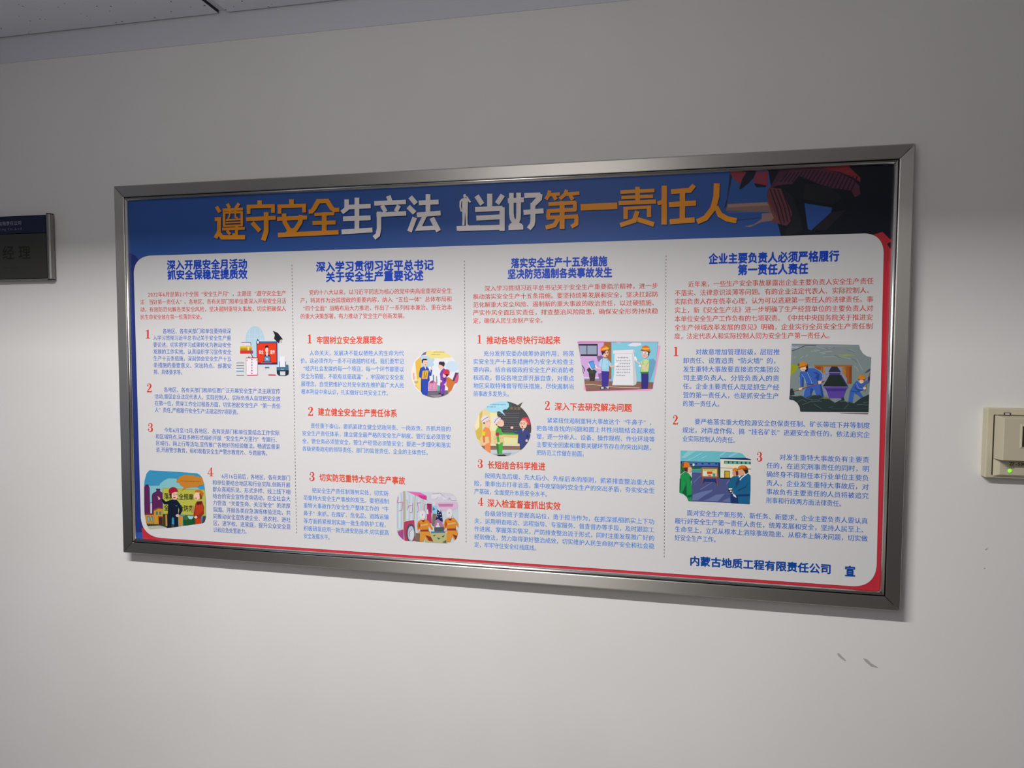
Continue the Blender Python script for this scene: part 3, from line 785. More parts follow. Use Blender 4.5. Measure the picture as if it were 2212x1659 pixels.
# 3. three people in a round vignette
cl = [(865 + 745 * math.cos(math.radians(t)), 830 + 742 * math.sin(math.radians(t))) for t in range(0, 360, 9)]
a = Art('illustration', 84, 880, 750, 120 / 1731, cl)
a.P('e6e4ea', 0, 0, 1800, 0, 1800, 1700, 0, 1700)
a.P('b4cfe4', 420, 270, 700, 260, 860, 380, 800, 480, 860, 540, 760, 620, 700, 600, 640, 640, 420, 640)
a.E('c6daea', 1400, 600, 210, 170, 24); a.E('dde6ee', 950, 620, 130, 150, 20)
a.P('e4b84c', 270, 430, 420, 290, 440, 600, 430, 1390, 240, 1200, 300, 1040, 290, 900, 250, 480)
a.P('eed070', 300, 1000, 430, 950, 430, 1380, 260, 1180)
a.P('6a6478', 420, 265, 520, 170, 650, 125, 570, 230); a.P('f0e4cc', 130, 760, 250, 560, 290, 1040, 150, 1100); a.P('e0a8a0', 175, 800, 225, 800, 230, 1015, 190, 1015)
a.P('c0b078', 215, 1050, 330, 1050, 345, 1080, 320, 1130, 235, 1130)
a.P('e8d888', 600, 150, 700, 105, 1150, 100, 1230, 160, 1320, 180, 1400, 290, 1330, 330, 1180, 320, 1060, 365, 960, 335, 800, 340, 700, 455, 740, 350, 620, 270, 575, 200)
a.marks('6c6438', 820, 150, 1190, 152, 11, 34); a.marks('6c6438', 740, 222, 1020, 224, 8, 34)
a.P('706678', 640, 1360, 1260, 1340, 1300, 1500, 900, 1600, 500, 1560); a.P('948c98', 700, 1500, 1100, 1490, 900, 1580)
a.P('5c8c80', 795, 860, 830, 850, 840, 1040, 800, 1050); a.P('8c9ca8', 895, 900, 930, 900, 945, 1120, 900, 1110)
a.P('d078a8', 660, 1120, 710, 1080, 780, 1040, 840, 1050, 930, 1130, 935, 1340, 655, 1345); a.P('8c4870', 690, 1090, 790, 1030, 900, 1090, 840, 1060, 770, 1130)
for k in range(6): a.L('f0dce4', 12, 680 + k * 45, 1130 + (k % 2) * 20, 680 + k * 45, 1330)
for k in range(5): a.L('d078a8', 7, 660, 1170 + 38 * k, 930, 1170 + 38 * k)
a.P('5cb088', 935, 1180, 1020, 1200, 1000, 1340, 940, 1340)
a.P('2c48b0', 370, 800, 410, 650, 510, 600, 620, 605, 680, 680, 700, 1040, 660, 1090, 640, 1440, 620, 1500, 480, 1480, 440, 1400, 430, 960, 370, 920)
a.P('1c2c74', 430, 1050, 450, 1060, 460, 1400, 430, 1380); a.P('2c48b0', 680, 700, 720, 800, 730, 690, 780, 710, 750, 900, 690, 890)
a.E(SK, 560, 490, 82, 105); a.P('282838', 450, 400, 500, 362, 600, 362, 635, 400, 500, 408, 490, 490, 460, 500)
a.E('b04c44', 570, 545, 22, 12, 10); a.L('60586c', 6, 510, 470, 640, 478); a.P(SK, 740, 600, 770, 620, 775, 680, 730, 680)
a.P('f0f0f4', 520, 610, 590, 610, 580, 680, 555, 690); a.L('48285c', 24, 550, 620, 550, 690)
a.P('e0a83c', 480, 735, 668, 715, 630, 985, 450, 985); a.L('6c5018', 16, 548, 750, 525, 965); a.L('6c5018', 16, 600, 790, 580, 940)
a.P('7c3cac', 1020, 830, 1050, 740, 1140, 650, 1220, 720, 1230, 1000, 1190, 1120, 1150, 1460, 1070, 1480, 1090, 1300, 1030, 1400, 1000, 1410, 1040, 1060, 1030, 900)
a.P('5c2c94', 1130, 950, 1230, 960, 1210, 1080, 1130, 1060); a.E(SK, 1050, 590, 85, 95); a.P('303238', 980, 490, 1020, 445, 1150, 450, 1175, 520, 1140, 610, 1070, 560, 990, 540)
a.E(SK, 1055, 1060, 38, 34, 12); a.P('242430', 960, 1440, 1060, 1410, 1050, 1450, 960, 1455); a.P('242430', 1060, 1470, 1140, 1465, 1130, 1500, 1060, 1500)
a.P('cc7434', 1220, 980, 1270, 920, 1420, 1020, 1500, 1100, 1440, 1200, 1380, 1340, 1270, 1440, 1270, 1260, 1220, 1200)
a.E(SK, 1160, 880, 50, 70); a.E('c83848', 1225, 780, 100, 95, 22); a.P('c83848', 1140, 800, 1300, 800, 1320, 860, 1180, 850); a.P('282020', 1190, 840, 1290, 850, 1260, 910, 1220, 900)
a.E(SK, 1180, 1160, 36, 28, 12); a.P('5c3c60', 1500, 790, 1605, 795, 1560, 930, 1460, 1060, 1410, 1040); a.P('d05c84', 1550, 850, 1605, 860, 1590, 1080, 1500, 1130, 1470, 1060)
a.L('5c605c', 10, 1180, 1370, 1240, 1440)
a.done('round printed scene of three people by a doorway')

# 4. rescue workers beside a fire engine
cl = [(300, 72), (900, 95), (1620, 128), (1720, 165), (1800, 260), (1850, 420), (1868, 700), (1862, 1250), (1820, 1400), (1760, 1500), (1680, 1555), (1500, 1572), (900, 1530), (340, 1495), (230, 1430), (150, 1330), (105, 1210), (90, 900), (90, 480), (115, 230), (180, 130)]
a = Art('illustration', 84, 850, 1055, 145 / 1924, cl)
a.P('c4ced8', 0, 0, 1950, 0, 1950, 1700, 0, 1700)
a.P('ccc8d4', 1020, 80, 1900, 80, 1900, 440, 1020, 400)
for c_, q in (('d8d6de', (1080, 190, 1200, 150, 1340, 160, 1380, 220, 1240, 300, 1100, 290)), ('d8d6de', (1400, 240, 1500, 210, 1600, 270, 1560, 330, 1420, 320)), ('d4d2dc', (1640, 220, 1760, 240, 1780, 330, 1660, 330))): a.P(c_, *q)
for q in ((1120, 150, 1340, 130, 1390, 180, 1500, 260, 1600, 290, 1640, 270), (1500, 340, 1620, 290, 1680, 350, 1800, 350), (1210, 310, 1290, 240)): a.L('8c8894', 9, *q)
for k in range(16):
    x = 120 + k * 56
    a.L('d6dfe4' if k % 2 else 'b0bccc', 18, x, 150 + max(0, x - 330) * .36, x, 1130 - max(0, x - 300) * .3)
a.P('d8b4d0', 1180, 400, 1850, 400, 1850, 560, 1700, 620, 1400, 640, 1300, 560); a.P('c07ca4', 1280, 440, 1720, 440, 1700, 520, 1310, 520)
a.L('b0b078', 34, 322, 80, 325, 930); a.L('b0b078', 26, 625, 190, 600, 880); a.L('b8b484', 20, 850, 300, 852, 640)
a.L('b88468', 12, 290, 80, 290, 1160); a.P('e06cb0', 390, 80, 760, 110, 950, 200, 955, 335, 820, 290, 600, 180); a.P('c83c8c', 700, 180, 955, 215, 955, 335, 800, 285)
for q in ((150, 250, 110, 400, 160, 420), (160, 400, 270, 390, 250, 620, 150, 640), (390, 310, 400, 620, 440, 500, 560, 480), (560, 400, 540, 680, 470, 690), (690, 400, 730, 620, 690, 680), (680, 430, 780, 400), (900, 460, 880, 640), (940, 450, 900, 470)): a.L('d45ca0', 14, *q)
a.P('b83c5c', 310, 950, 600, 900, 610, 1060, 640, 1500, 400, 1500, 320, 1490, 300, 1200); a.P('a8488c', 110, 1240, 290, 1180, 300, 1480, 150, 1340); a.L('b08c60', 14, 110, 1220, 290, 1170)
a.E('4c5060', 500, 1270, 130, 270, 26); a.E('b8c0cc', 510, 1290, 96, 215, 24); a.E('d2d4dc', 525, 1320, 66, 150, 20); a.L('6c7080', 14, 540, 1160, 460, 1260, 480, 1380)
a.P('b8386c', 960, 430, 1020, 430, 1090, 700, 1100, 1000, 960, 1000); a.P('8c2c5c', 960, 430, 1100, 440, 1100, 700, 1050, 660); a.P('e8e4ec', 965, 600, 990, 600, 1010, 730, 970, 730)
a.E('d4ccd4', 1175, 440, 45, 70); a.P('90c4e0', 1120, 500, 1240, 490, 1290, 700, 1120, 710); a.P('3c78a0', 1130, 520, 1210, 600, 1120, 640)
a.P('1c2450', 1260, 590, 1350, 680, 1360, 600, 1400, 780, 1420, 960, 1360, 930, 1210, 900, 1250, 760)
for x, y in ((1285, 750), (1345, 740), (1265, 810), (1370, 830), (1300, 690)): a.E('d8e0f0', x, y, 13, 13, 8)
a.P('a878a0', 1180, 930, 1280, 870, 1400, 960, 1450, 1100, 1180, 1110); a.E('d8d4d8', 1275, 1090, 60, 45, 16); a.E('d8d4d8', 1280, 1020, 24, 45, 12)
a.P('50585c', 1170, 1110, 1470, 1100, 1470, 1230, 1180, 1230); a.P('5878a4', 1080, 1230, 1490, 1230, 1490, 1280, 1080, 1275); a.P('7c6c60', 1130, 720, 1240, 720, 1170, 1100, 1100, 1040)
a.P('b4b484', 900, 1280, 1540, 1270, 1540, 1600, 900, 1560)
for q in ((1130, 1340, 1220, 1320, 1180, 1380), (1240, 1400, 1360, 1420, 1300, 1460), (1380, 1380, 1480, 1320, 1440, 1400), (1400, 1540, 1520, 1470, 1520, 1560)): a.P('5c6440', *q)
a.P('7c6858', 640, 1270, 780, 1280, 760, 1560, 640, 1540)
for dx, dy, s_ in ((0, 0, 1), (730, -90, 1.05)):
    q = lambda *c: [c[i] * s_ + (dx if i % 2 == 0 else dy) for i in range(len(c))]
    a.P('d8842c', *q(720, 930, 800, 890, 960, 880, 1030, 960, 1140, 1160, 1090, 1180, 1010, 1060, 1010, 1200, 780, 1200, 760, 1150, 690, 1180, 680, 1060))
    a.P('d89038', *q(770, 1210, 1040, 1210, 1090, 1400, 1140, 1520, 960, 1480, 910, 1380, 860, 1540, 760, 1540)); a.P('8c3420', *q(920, 1330, 1080, 1380, 1150, 1520, 1020, 1500))
    a.P('8c3c28', *q(770, 1180, 1010, 1170, 1020, 1230, 780, 1230)); a.P('c8b878', *q(780, 1040, 1000, 1000, 1005, 1040, 790, 1075))
    a.P('a84820', *q(730, 940, 780, 1060, 730, 1160, 720, 1080)); a.P('6c2c38', *q(800, 900, 910, 900, 880, 960, 840, 950))
    a.E('dcd8dc', 850 * s_ + dx - 10, 760 * s_ + dy, 88, 135, 20); a.E('9c9090', 835 * s_ + dx, 750 * s_ + dy, 16, 24, 10); a.P(SK, *q(800, 850, 890, 850, 880, 900, 830, 905))
    a.E('e0b0a8', 725 * s_ + dx, 1225 * s_ + dy, 38, 38, 10)
a.done('printed rescue workers beside a fire engine')

# 5. two workers at a paper scroll
a = Art('illustration', 84, 1240, 730, 190 / 2212)
a.P('eca8cc', 130, 78, 720, 75, 900, 100, 130, 130); a.P('eca8cc', 2100, 190, 2180, 195, 2060, 900, 1960, 1300, 1900, 1335, 300, 1345, 240, 1290, 260, 1080)
a.P('b04c90', 90, 95, 2122, 98, 1980, 1282, 305, 1345)
a.P('cfa8dc', 102, 112, 750, 112, 750, 1080, 255, 1060); a.P('84cce0', 940, 112, 2112, 110, 2000, 1115, 940, 1115); a.P('a4642c', 750, 108, 940, 108, 940, 1025, 750, 1025)
a.P('8c6458', 258, 1055, 980, 1075, 1985, 1112, 1970, 1275, 315, 1335)
a.P('7c84a4', 255, 1015, 660, 1015, 660, 1060, 265, 1060); a.P('ffffff', 250, 1000, 640, 1000, 640, 1016, 252, 1016)
a.P('2c2830', 112, 150, 595, 150, 595, 455, 170, 455); a.P('94a0b8', 132, 195, 315, 195, 318, 410, 160, 410); a.P('94a0b8', 335, 195, 572, 195, 572, 410, 335, 410)
a.P('e4e4f0', 1350, 180, 1480, 120, 1680, 125, 1690, 180, 1560, 215, 1400, 205); a.P('e4e8f4', 1040, 114, 1200, 114, 1140, 132)
a.P('7c5c90', 570, 460, 690, 440, 740, 480, 650, 620, 600, 580); a.P('6ca8c4', 1890, 540, 2000, 520, 2060, 600, 1990, 860, 1900, 1110, 1870, 1110)
a.P('8c64a0', 600, 900, 690, 880, 690, 1060, 640, 1060)
a.P('3c302c', 370, 890, 545, 880, 520, 1080, 400, 1085); a.P('2c3430', 320, 800, 380, 740, 450, 800, 500, 780, 580, 850, 540, 890, 480, 880, 440, 890, 380, 890); a.E('38443c', 450, 850, 60, 50, 12)
a.L('504050', 22, 205, 690, 250, 760, 265, 840); a.L('504050', 14, 210, 770, 240, 890)
a.P('88b8d4', 880, 1035, 980, 1030, 975, 1090, 885, 1095)
a.L('d8c4a8', 14, 290, 1170, 450, 1165, 800, 1215, 1200, 1245, 1650, 1255)
a.P('e6e6ea', 985, 315, 1500, 295, 1540, 330, 1500, 380, 1530, 600, 1560, 1090, 1500, 1195, 960, 1190, 1010, 900, 1020, 400, 985, 395)
a.L('b0b0b8', 6, 990, 400, 1480, 385); a.L('b0b0b8', 6, 1470, 390, 1500, 1190); a.E('c8c8d0', 1505, 340, 28, 40, 14); a.P('d0d0d6', 1500, 1195, 1560, 1165, 1580, 1090, 1530, 600, 1480, 400)
for k, (xa, n_) in enumerate(((1100, 7), (1060, 8), (1060, 8), (1060, 8), (1060, 8), (1060, 8), (1060, 5))):
    a.marks('5c5c68', xa, 492 + k * 74, 1060 + 44 * n_ + (6 if k else 0), 494 + k * 74, n_, 36)
# left worker
a.P('3c2c94', 690, 830, 885, 830, 875, 1020, 850, 1215, 700, 1220); a.P('2c3c64', 660, 1240, 780, 1220, 770, 1290, 650, 1290); a.P('2c3c64', 790, 1225, 900, 1250, 900, 1280, 800, 1280)
a.P('c4d0e4', 680, 1235, 745, 1232, 745, 1280, 680, 1280); a.P('c4d0e4', 810, 1235, 870, 1235, 880, 1270, 830, 1272)
a.P('a8d8f0', 650, 560, 720, 510, 840, 515, 900, 590, 950, 680, 900, 720, 885, 690, 885, 840, 690, 830, 690, 740, 620, 700)
a.L('3c5c84', 6, 720, 510, 705, 640, 690, 830); a.L('3c5c84', 6, 840, 520, 880, 640, 885, 830); a.L('3c5c84', 5, 690, 800, 880, 810)
a.P(SK, 570, 730, 620, 740, 690, 780, 650, 800, 560, 760); a.P('f4f4f8', 520, 680, 560, 700, 580, 760, 540, 770)
a.P(SK, 900, 710, 1020, 680, 1030, 715, 930, 745); a.P('f0f0f4', 1020, 640, 1080, 590, 1130, 590, 1140, 650, 1110, 690, 1030, 715); a.L('8c8c94', 5, 1030, 640, 1090, 590, 1140, 640, 1100, 700, 1040, 715)
a.P('f0bca8', 720, 340, 850, 300, 870, 400, 830, 480, 770, 490, 720, 430); a.P('2c2428', 690, 350, 770, 330, 830, 300, 720, 430, 700, 420)
a.P('e06c24', 670, 330, 680, 240, 740, 190, 820, 200, 870, 250, 880, 300, 700, 345); a.P('e8b838', 690, 275, 830, 225, 870, 250, 870, 290, 700, 300); a.L('3c2420', 10, 665, 352, 780, 320, 895, 295)
a.E('201c24', 780, 385, 12, 24, 10); a.E('201c24', 838, 372, 11, 24, 10); a.E('a03444', 820, 448, 18, 18, 10)
a.P('3c80c8', 365, 600, 490, 565, 545, 760, 440, 790); a.P('5ca0e0', 390, 625, 485, 595, 530, 750, 445, 775); a.P('ececf4', 358, 650, 372, 640, 450, 790, 545, 765, 548, 775, 440, 805)
for y in (555, 665, 755): a.E('40607c', 826, y, 9, 9, 8)
# right worker
a.P('342c84', 1690, 890, 1870, 890, 1870, 1030, 1850, 1275, 1695, 1275); a.P('3c8c40', 1665, 850, 1880, 840, 1870, 890, 1670, 890)
a.P('ccdc98', 1690, 590, 1750, 540, 1850, 540, 1890, 590, 1885, 720, 1860, 850, 1680, 850, 1690, 720); a.L('6c7c4c', 6, 1740, 545, 1700, 700, 1680, 845); a.L('6c7c4c', 6, 1885, 590, 1800, 720)
a.P(SK, 1700, 700, 1840, 740, 1840, 770, 1780, 780, 1700, 735); a.P('f0f0f4', 1630, 680, 1680, 670, 1700, 720, 1660, 735, 1620, 715); a.P(SK, 1590, 580, 1680, 640, 1660, 670, 1560, 600)
a.P('f0f0f4', 1510, 490, 1550, 455, 1600, 560, 1570, 600, 1500, 530); a.L('9090a0', 5, 1500, 500, 1560, 590, 1600, 560, 1550, 450)
a.P('f0b8b0', 1700, 330, 1880, 340, 1880, 440, 1800, 515, 1740, 500, 1700, 420); a.P('2c2c34', 1860, 330, 1900, 340, 1880, 460, 1850, 400)
a.P('e06c24', 1680, 310, 1710, 220, 1800, 185, 1890, 220, 1915, 345, 1800, 325); a.P('e8b838', 1705, 250, 1900, 250, 1905, 285, 1790, 300, 1700, 275); a.L('3c2420', 11, 1675, 305, 1800, 330, 1920, 355)
a.E('7c8088', 1755, 370, 36, 40, 14); a.E('e8ecf0', 1755, 370, 28, 32, 14); a.E('7c8088', 1835, 385, 34, 40, 14); a.E('e8ecf0', 1835, 385, 26, 32, 14); a.L('b04454', 8, 1740, 450, 1790, 455)
for x, y in ((1745, 655), (1732, 808)): a.E('4c5c44', x, y, 9, 9, 8)
a.done('printed scene of two workers at a long scroll')

# 6. safety talk in a round vignette
cl = [(856 + 776 * math.cos(math.radians(t)), 842 + 757 * math.sin(math.radians(t))) for t in range(0, 360, 9)]
a = Art('illustration', 84, 1020, 860, 130 / 1659)
a.P('54584c', 1240, 200, 1280, 180, 1395, 105, 1330, 240, 1290, 300)
a.clip = [a.px(x, y) for x, y in cl]
a.P('e4d49c', 0, 0, 1700, 0, 1700, 1700, 0, 1700)
a.P('d4b858', 80, 860, 220, 330, 280, 320, 280, 900, 250, 1200, 130, 1100); a.P('f0e4b8', 60, 560, 130, 480, 200, 400, 200, 800, 100, 900); a.P('ece4b0', 500, 400, 690, 400, 690, 900, 500, 900)
a.P('48484c', 700, 60, 1700, 60, 1700, 960, 840, 950, 700, 780); a.P('3c5c4c', 690, 360, 760, 360, 760, 460, 690, 480); a.P('3c6050', 930, 60, 1130, 60, 1060, 330, 930, 330)
for k in range(9):
    a.L(('84848a', '6c6c70')[k % 2], 9, 740 + (k * 53) % 150, 420 + k * 60, 1300, 415 + k * 62)
a.T('a08858', '会议室', 1045, 270, 1340, 285, 90)
a.P('3c9c4c', 840, 945, 1280, 955, 1270, 1010, 850, 1000); a.P('dcc478', 870, 1005, 1270, 1015, 1240, 1100, 880, 1060)
a.P('e4e0a8', 880, 1090, 1250, 1090, 1260, 1270, 880, 1280)
a.P('f0e8e0', 520, 1280, 1320, 1290, 1320, 1315, 520, 1310); a.P('8c6c58', 230, 1310, 1330, 1315, 1320, 1420, 300, 1420); a.P('c4ccd4', 330, 1420, 1400, 1425, 1250, 1620, 500, 1620); a.P('9ca4b0', 540, 1540, 1100, 1500, 1000, 1620, 560, 1620)
a.P('a8dcf0', 380, 220, 480, 150, 640, 80, 940, 80, 1010, 150, 1020, 230, 960, 310, 890, 310, 835, 355, 925, 490, 750, 360, 640, 385, 500, 380, 400, 320, 355, 280)
a.marks('4c6c80', 500, 172, 940, 176, 12, 36); a.marks('4c6c80', 410, 238, 650, 240, 7, 36)
a.P('f09058', 290, 900, 360, 790, 470, 830, 520, 960, 525, 1200, 500, 1260, 520, 1510, 440, 1510, 350, 1400, 350, 1270, 300, 1200)
a.P('e8c890', 225, 1080, 450, 1060, 480, 1230, 230, 1290); a.P('e07848', 285, 1030, 350, 1040, 360, 1220, 310, 1220); a.P('e4d428', 275, 910, 370, 930, 355, 1035, 270, 1020)
a.E(SK, 430, 670, 90, 130); a.E('e4dcec', 365, 590, 115, 108, 22, 150, 330); a.P('e4dcec', 255, 620, 450, 500, 480, 560, 275, 690); a.L('84445c', 14, 265, 640, 360, 560, 460, 515); a.P('303038', 300, 680, 345, 660, 350, 720, 320, 700)
a.E(SK, 345, 1255, 38, 34, 12); a.E('38282c', 412, 648, 8, 12, 8); a.E('38282c', 470, 626, 8, 12, 8)
a.P('50ac48', 650, 900, 700, 800, 800, 850, 850, 1000, 850, 1240, 830, 1530, 700, 1540, 690, 1250, 660, 1100); a.P('38803c', 660, 1260, 730, 1260, 740, 1530, 700, 1535)
a.P('e4c890', 590, 1050, 860, 1005, 890, 1210, 620, 1250); a.L('b08c5c', 7, 600, 1130, 860, 1090); a.P('50ac48', 670, 1030, 740, 1030, 760, 1220, 700, 1220); a.P('c02848', 650, 940, 745, 945, 740, 1035, 650, 1030)
a.E(SK, 780, 680, 100, 100); a.P(SK, 700, 700, 860, 640, 890, 740, 810, 790, 720, 760); a.E('e4dcec', 670, 610, 110, 100, 22, 130, 330); a.P('e4dcec', 565, 640, 740, 510, 800, 550, 660, 680, 640, 760, 590, 710); a.L('6c4c6c', 14, 610, 690, 660, 590, 760, 520); a.P('303038', 650, 690, 690, 720, 680, 760)
a.E('f0c8b8', 740, 1240, 40, 30, 12); a.E('302c30', 740, 668, 12, 6, 8); a.P('2c3c3c', 680, 1560, 890, 1550, 950, 1590, 700, 1595)
a.P('3c4880', 1110, 860, 1200, 930, 1310, 880, 1420, 850, 1530, 870, 1600, 980, 1620, 1100, 1560, 1200, 1480, 1280, 1400, 1410, 1320, 1420, 1310, 1250, 1255, 1240, 1275, 980, 1170, 970)
a.E(SK, 1100, 810, 42, 36, 12); a.E(SK, 1410, 720, 105, 120); a.P('d83c5c', 1345, 590, 1400, 540, 1530, 525, 1590, 620, 1600, 740, 1540, 740, 1460, 620, 1370, 600); a.L('e8c050', 12, 1380, 580, 1460, 590, 1550, 720)
a.E('3c3c48', 1345, 690, 30, 26, 12); a.E(SK, 1345, 690, 22, 19, 12); a.E('3c3c48', 1430, 695, 32, 26, 12); a.E(SK, 1430, 695, 24, 19, 12); a.E('a03c3c', 1385, 785, 22, 22, 12); a.P('f0f0f4', 1385, 860, 1440, 850, 1410, 930); a.L('a04c60', 14, 1420, 880, 1400, 960)
a.E(SK, 1505, 1170, 34, 38, 12); a.E('2c3058', 1520, 1050, 26, 40, 12)
a.done('round printed scene of a man in a red helmet talking')

# 7. miners
a = Art('illustration', 84, 1695, 735, 195 / 1961)
a.P('3c3c48', 150, 80, 1615, 100, 1615, 112, 150, 100)
a.P('82908e', 150, 85, 1615, 105, 1640, 200, 1700, 290, 1790, 350, 1880, 370, 1810, 1560, 335, 1548, 320, 1450, 270, 1360, 190, 1300, 95, 1282, 110, 1100)
a.P('9098a4', 150, 110, 1615, 118, 1618, 130, 400, 150, 280, 215, 150, 235); a.L('343844', 14, 148, 228, 260, 200, 330, 165, 430, 120, 560, 112, 680, 122); a.P('c0c0cc', 152, 140, 360, 140, 300, 160, 152, 160)
a.P('9aa21c', 130, 535, 200, 515, 280, 560, 270, 640, 200, 700, 130, 790)
for q in ((760, 270, 900, 250, 1040, 240), (800, 300, 880, 290), (620, 210, 760, 220), (900, 200, 1050, 160), (200, 390, 240, 350), (450, 360, 500, 320), (340, 390, 400, 350), (1340, 215, 1440, 210, 1520, 250), (700, 150, 900, 190), (560, 240, 700, 240), (1560, 420, 1640, 560, 1690, 650), (1500, 560, 1560, 600, 1600, 680), (830, 360, 1200, 350, 1500, 420)): a.L('a8b4b8', 9, *q)
for q in ((880, 170, 940, 200, 1080, 160), (1340, 210, 1440, 225, 1520, 265), (1080, 330, 1200, 370), (1440, 400, 1520, 430, 1580, 500)): a.L('5c6c74', 10, *q)
a.P('94a46c', 1130, 320, 1380, 300, 1540, 330, 1300, 355)
a.P('8c90a8', 860, 570, 1360, 570, 1360, 940, 1300, 1200, 860, 1200, 800, 800); a.P('a0682c', 645, 535, 1460, 535, 1460, 572, 645, 572); a.P('9c5024', 650, 570, 800, 570, 780, 660, 740, 640, 650, 610)
a.P('a86428', 795, 570, 860, 570, 850, 730, 800, 680); a.P('c08838', 830, 570, 870, 570, 862, 730, 840, 730); a.P('a05828', 1330, 570, 1455, 570, 1450, 945, 1350, 945, 1350, 820, 1320, 800)
a.P('8c4420', 1400, 570, 1455, 570, 1450, 945, 1400, 945); a.P('b07c34', 1250, 570, 1330, 570, 1320, 800, 1290, 740, 1255, 730)
for x in (700, 740, 830, 1285, 1320, 1375): a.L('6c381c', 6, x, 572, x, 640)
a.P('2c3048', 1010, 572, 1140, 572, 1220, 690, 945, 690); a.P('443c80', 950, 690, 1215, 690, 1195, 750, 970, 750); a.L('a89cb8', 8, 955, 700, 1210, 700)
a.P('24302c', 970, 750, 1215, 750, 1290, 860, 1370, 1010, 825, 1000, 900, 880); a.P('3c3064', 1195, 750, 1225, 750, 1380, 1010, 1350, 1010)
a.P('5c44a0', 820, 1005, 1385, 1005, 1330, 1080, 1270, 1260, 960, 1255, 900, 1080); a.L('9c8cb8', 10, 830, 1012, 1375, 1012); a.P('48348c', 890, 1050, 1330, 1050, 1320, 1110, 910, 1110)
a.L('8c94a0', 24, 1100, 1260, 1100, 1360); a.P('2c3c38', 1230, 1240, 1280, 1240, 1300, 1310, 1220, 1310)
# big miner
a.P('3c64b8', 330, 700, 390, 670, 470, 600, 620, 595, 740, 650, 825, 730, 815, 820, 770, 880, 800, 1000, 850, 1230, 800, 1240, 660, 1170, 610, 1060, 560, 1200, 470, 1250, 395, 1220, 410, 1100, 470, 1000, 470, 930, 410, 800, 400, 1010, 330, 1010, 310, 900, 320, 780)
a.P('2c4890', 700, 750, 750, 740, 740, 860, 700, 900, 690, 830, 640, 830); a.P('2c4890', 380, 800, 410, 790, 405, 1010, 370, 1010); a.P('2c4890', 780, 960, 820, 1080, 845, 1230, 790, 1200, 760, 980); a.P('2c4890', 560, 1030, 620, 1060, 570, 1200, 550, 1150); a.P('2c4890', 600, 680, 700, 700, 770, 760, 680, 740); a.L('1c3474', 12, 470, 945, 580, 962, 700, 950)
for q in ((485, 700, 560, 850, 590, 950), (370, 740, 440, 850, 470, 990), (640, 1080, 665, 1180), (520, 600, 640, 600, 760, 670, 825, 740, 810, 800), (470, 1000, 420, 1100, 400, 1200), (320, 800, 330, 1000)): a.L('a8c0e4', 7, *q)
a.E(SK, 410, 610, 75, 65); a.P('2c2424', 440, 560, 500, 545, 500, 650, 470, 690, 430, 660, 470, 620)
a.E('d88420', 395, 555, 90, 92, 22, 175, 365); a.P('d88420', 300, 560, 480, 545, 440, 580, 330, 600); a.L('5c3418', 10, 290, 595, 400, 572, 510, 525); a.E('545c48', 298, 530, 22, 30, 10); a.L('9c3c34', 7, 370, 630, 400, 645, 430, 635)
a.L('7c4030', [14, 22, 22], 190, 1110, 500, 1010, 860, 890); a.L('c08878', 6, 200, 1100, 500, 1000, 700, 945); a.P('2c343c', 120, 1060, 160, 1040, 190, 1100, 210, 1180, 110, 1200); a.P(SK, 720, 880, 800, 880, 790, 940, 730, 955); a.P(SK, 300, 1040, 380, 1020, 370, 1070, 310, 1080)
# small miner
a.P('3c64b4', 1570, 865, 1640, 930, 1720, 930, 1730, 890, 1830, 860, 1820, 920, 1720, 970, 1700, 1030, 1700, 1085, 1620, 1110, 1720, 1250, 1670, 1265, 1560, 1170, 1510, 1160, 1470, 1350, 1375, 1340, 1410, 1100, 1490, 960)
a.P('2c4890', 1515, 960, 1560, 1060, 1690, 1090, 1600, 1105, 1520, 1050); a.L('1c3474', 10, 1430, 1100, 1530, 1120, 1620, 1110)
for q in ((1550, 930, 1600, 1040, 1690, 1050), (1510, 1150, 1480, 1340), (1580, 870, 1610, 920)): a.L('a8c0e4', 6, *q)
a.E(SK, 1660, 890, 48, 50); a.E('d88420', 1665, 825, 78, 72, 20, 165, 380); a.L('5c3418', 9, 1590, 855, 1660, 862, 1745, 860)
a.L('8c6c40', 16, 1850, 700, 1790, 880, 1730, 1110); a.P('4c5860', 1730, 710, 1800, 640, 1850, 615, 1848, 650, 1790, 690); a.E(SK, 1730, 1040, 36, 28, 12); a.P('3c3468', 1800, 800, 1845, 780, 1840, 870, 1810, 900)
# coal
a.P('2c3a3c', 105, 1210, 220, 1215, 340, 1195, 450, 1250, 580, 1190, 740, 1180, 860, 1250, 960, 1260, 1080, 1360, 1200, 1300, 1380, 1340, 1500, 1370, 1640, 1260, 1826, 1175, 1812, 1560, 335, 1548, 320, 1450, 270, 1360, 190, 1300, 97, 1282)
for q in ((230, 1220, 360, 1200, 480, 1270, 600, 1290), (280, 1330, 380, 1290, 470, 1330), (480, 1260, 620, 1190, 740, 1190), (740, 1280, 860, 1240, 980, 1290, 1080, 1350), (380, 1400, 560, 1330, 740, 1320), (560, 1300, 700, 1290, 800, 1330), (1280, 1490, 1380, 1390), (1560, 1400, 1700, 1390, 1800, 1410), (1700, 1360, 1800, 1340), (640, 1390, 740, 1450, 800, 1490), (110, 1240, 180, 1260), (950, 1460, 1040, 1440), (1190, 1330, 1300, 1320, 1380, 1360)): a.L('64747a', 8, *q)
a.P('6c7848', 780, 1250, 900, 1230, 960, 1270, 860, 1275)
a.L('2c2c30', [6, 14], 1200, 1580, 1805, 1592)
a.done('printed miners shovelling coal beside a cart')

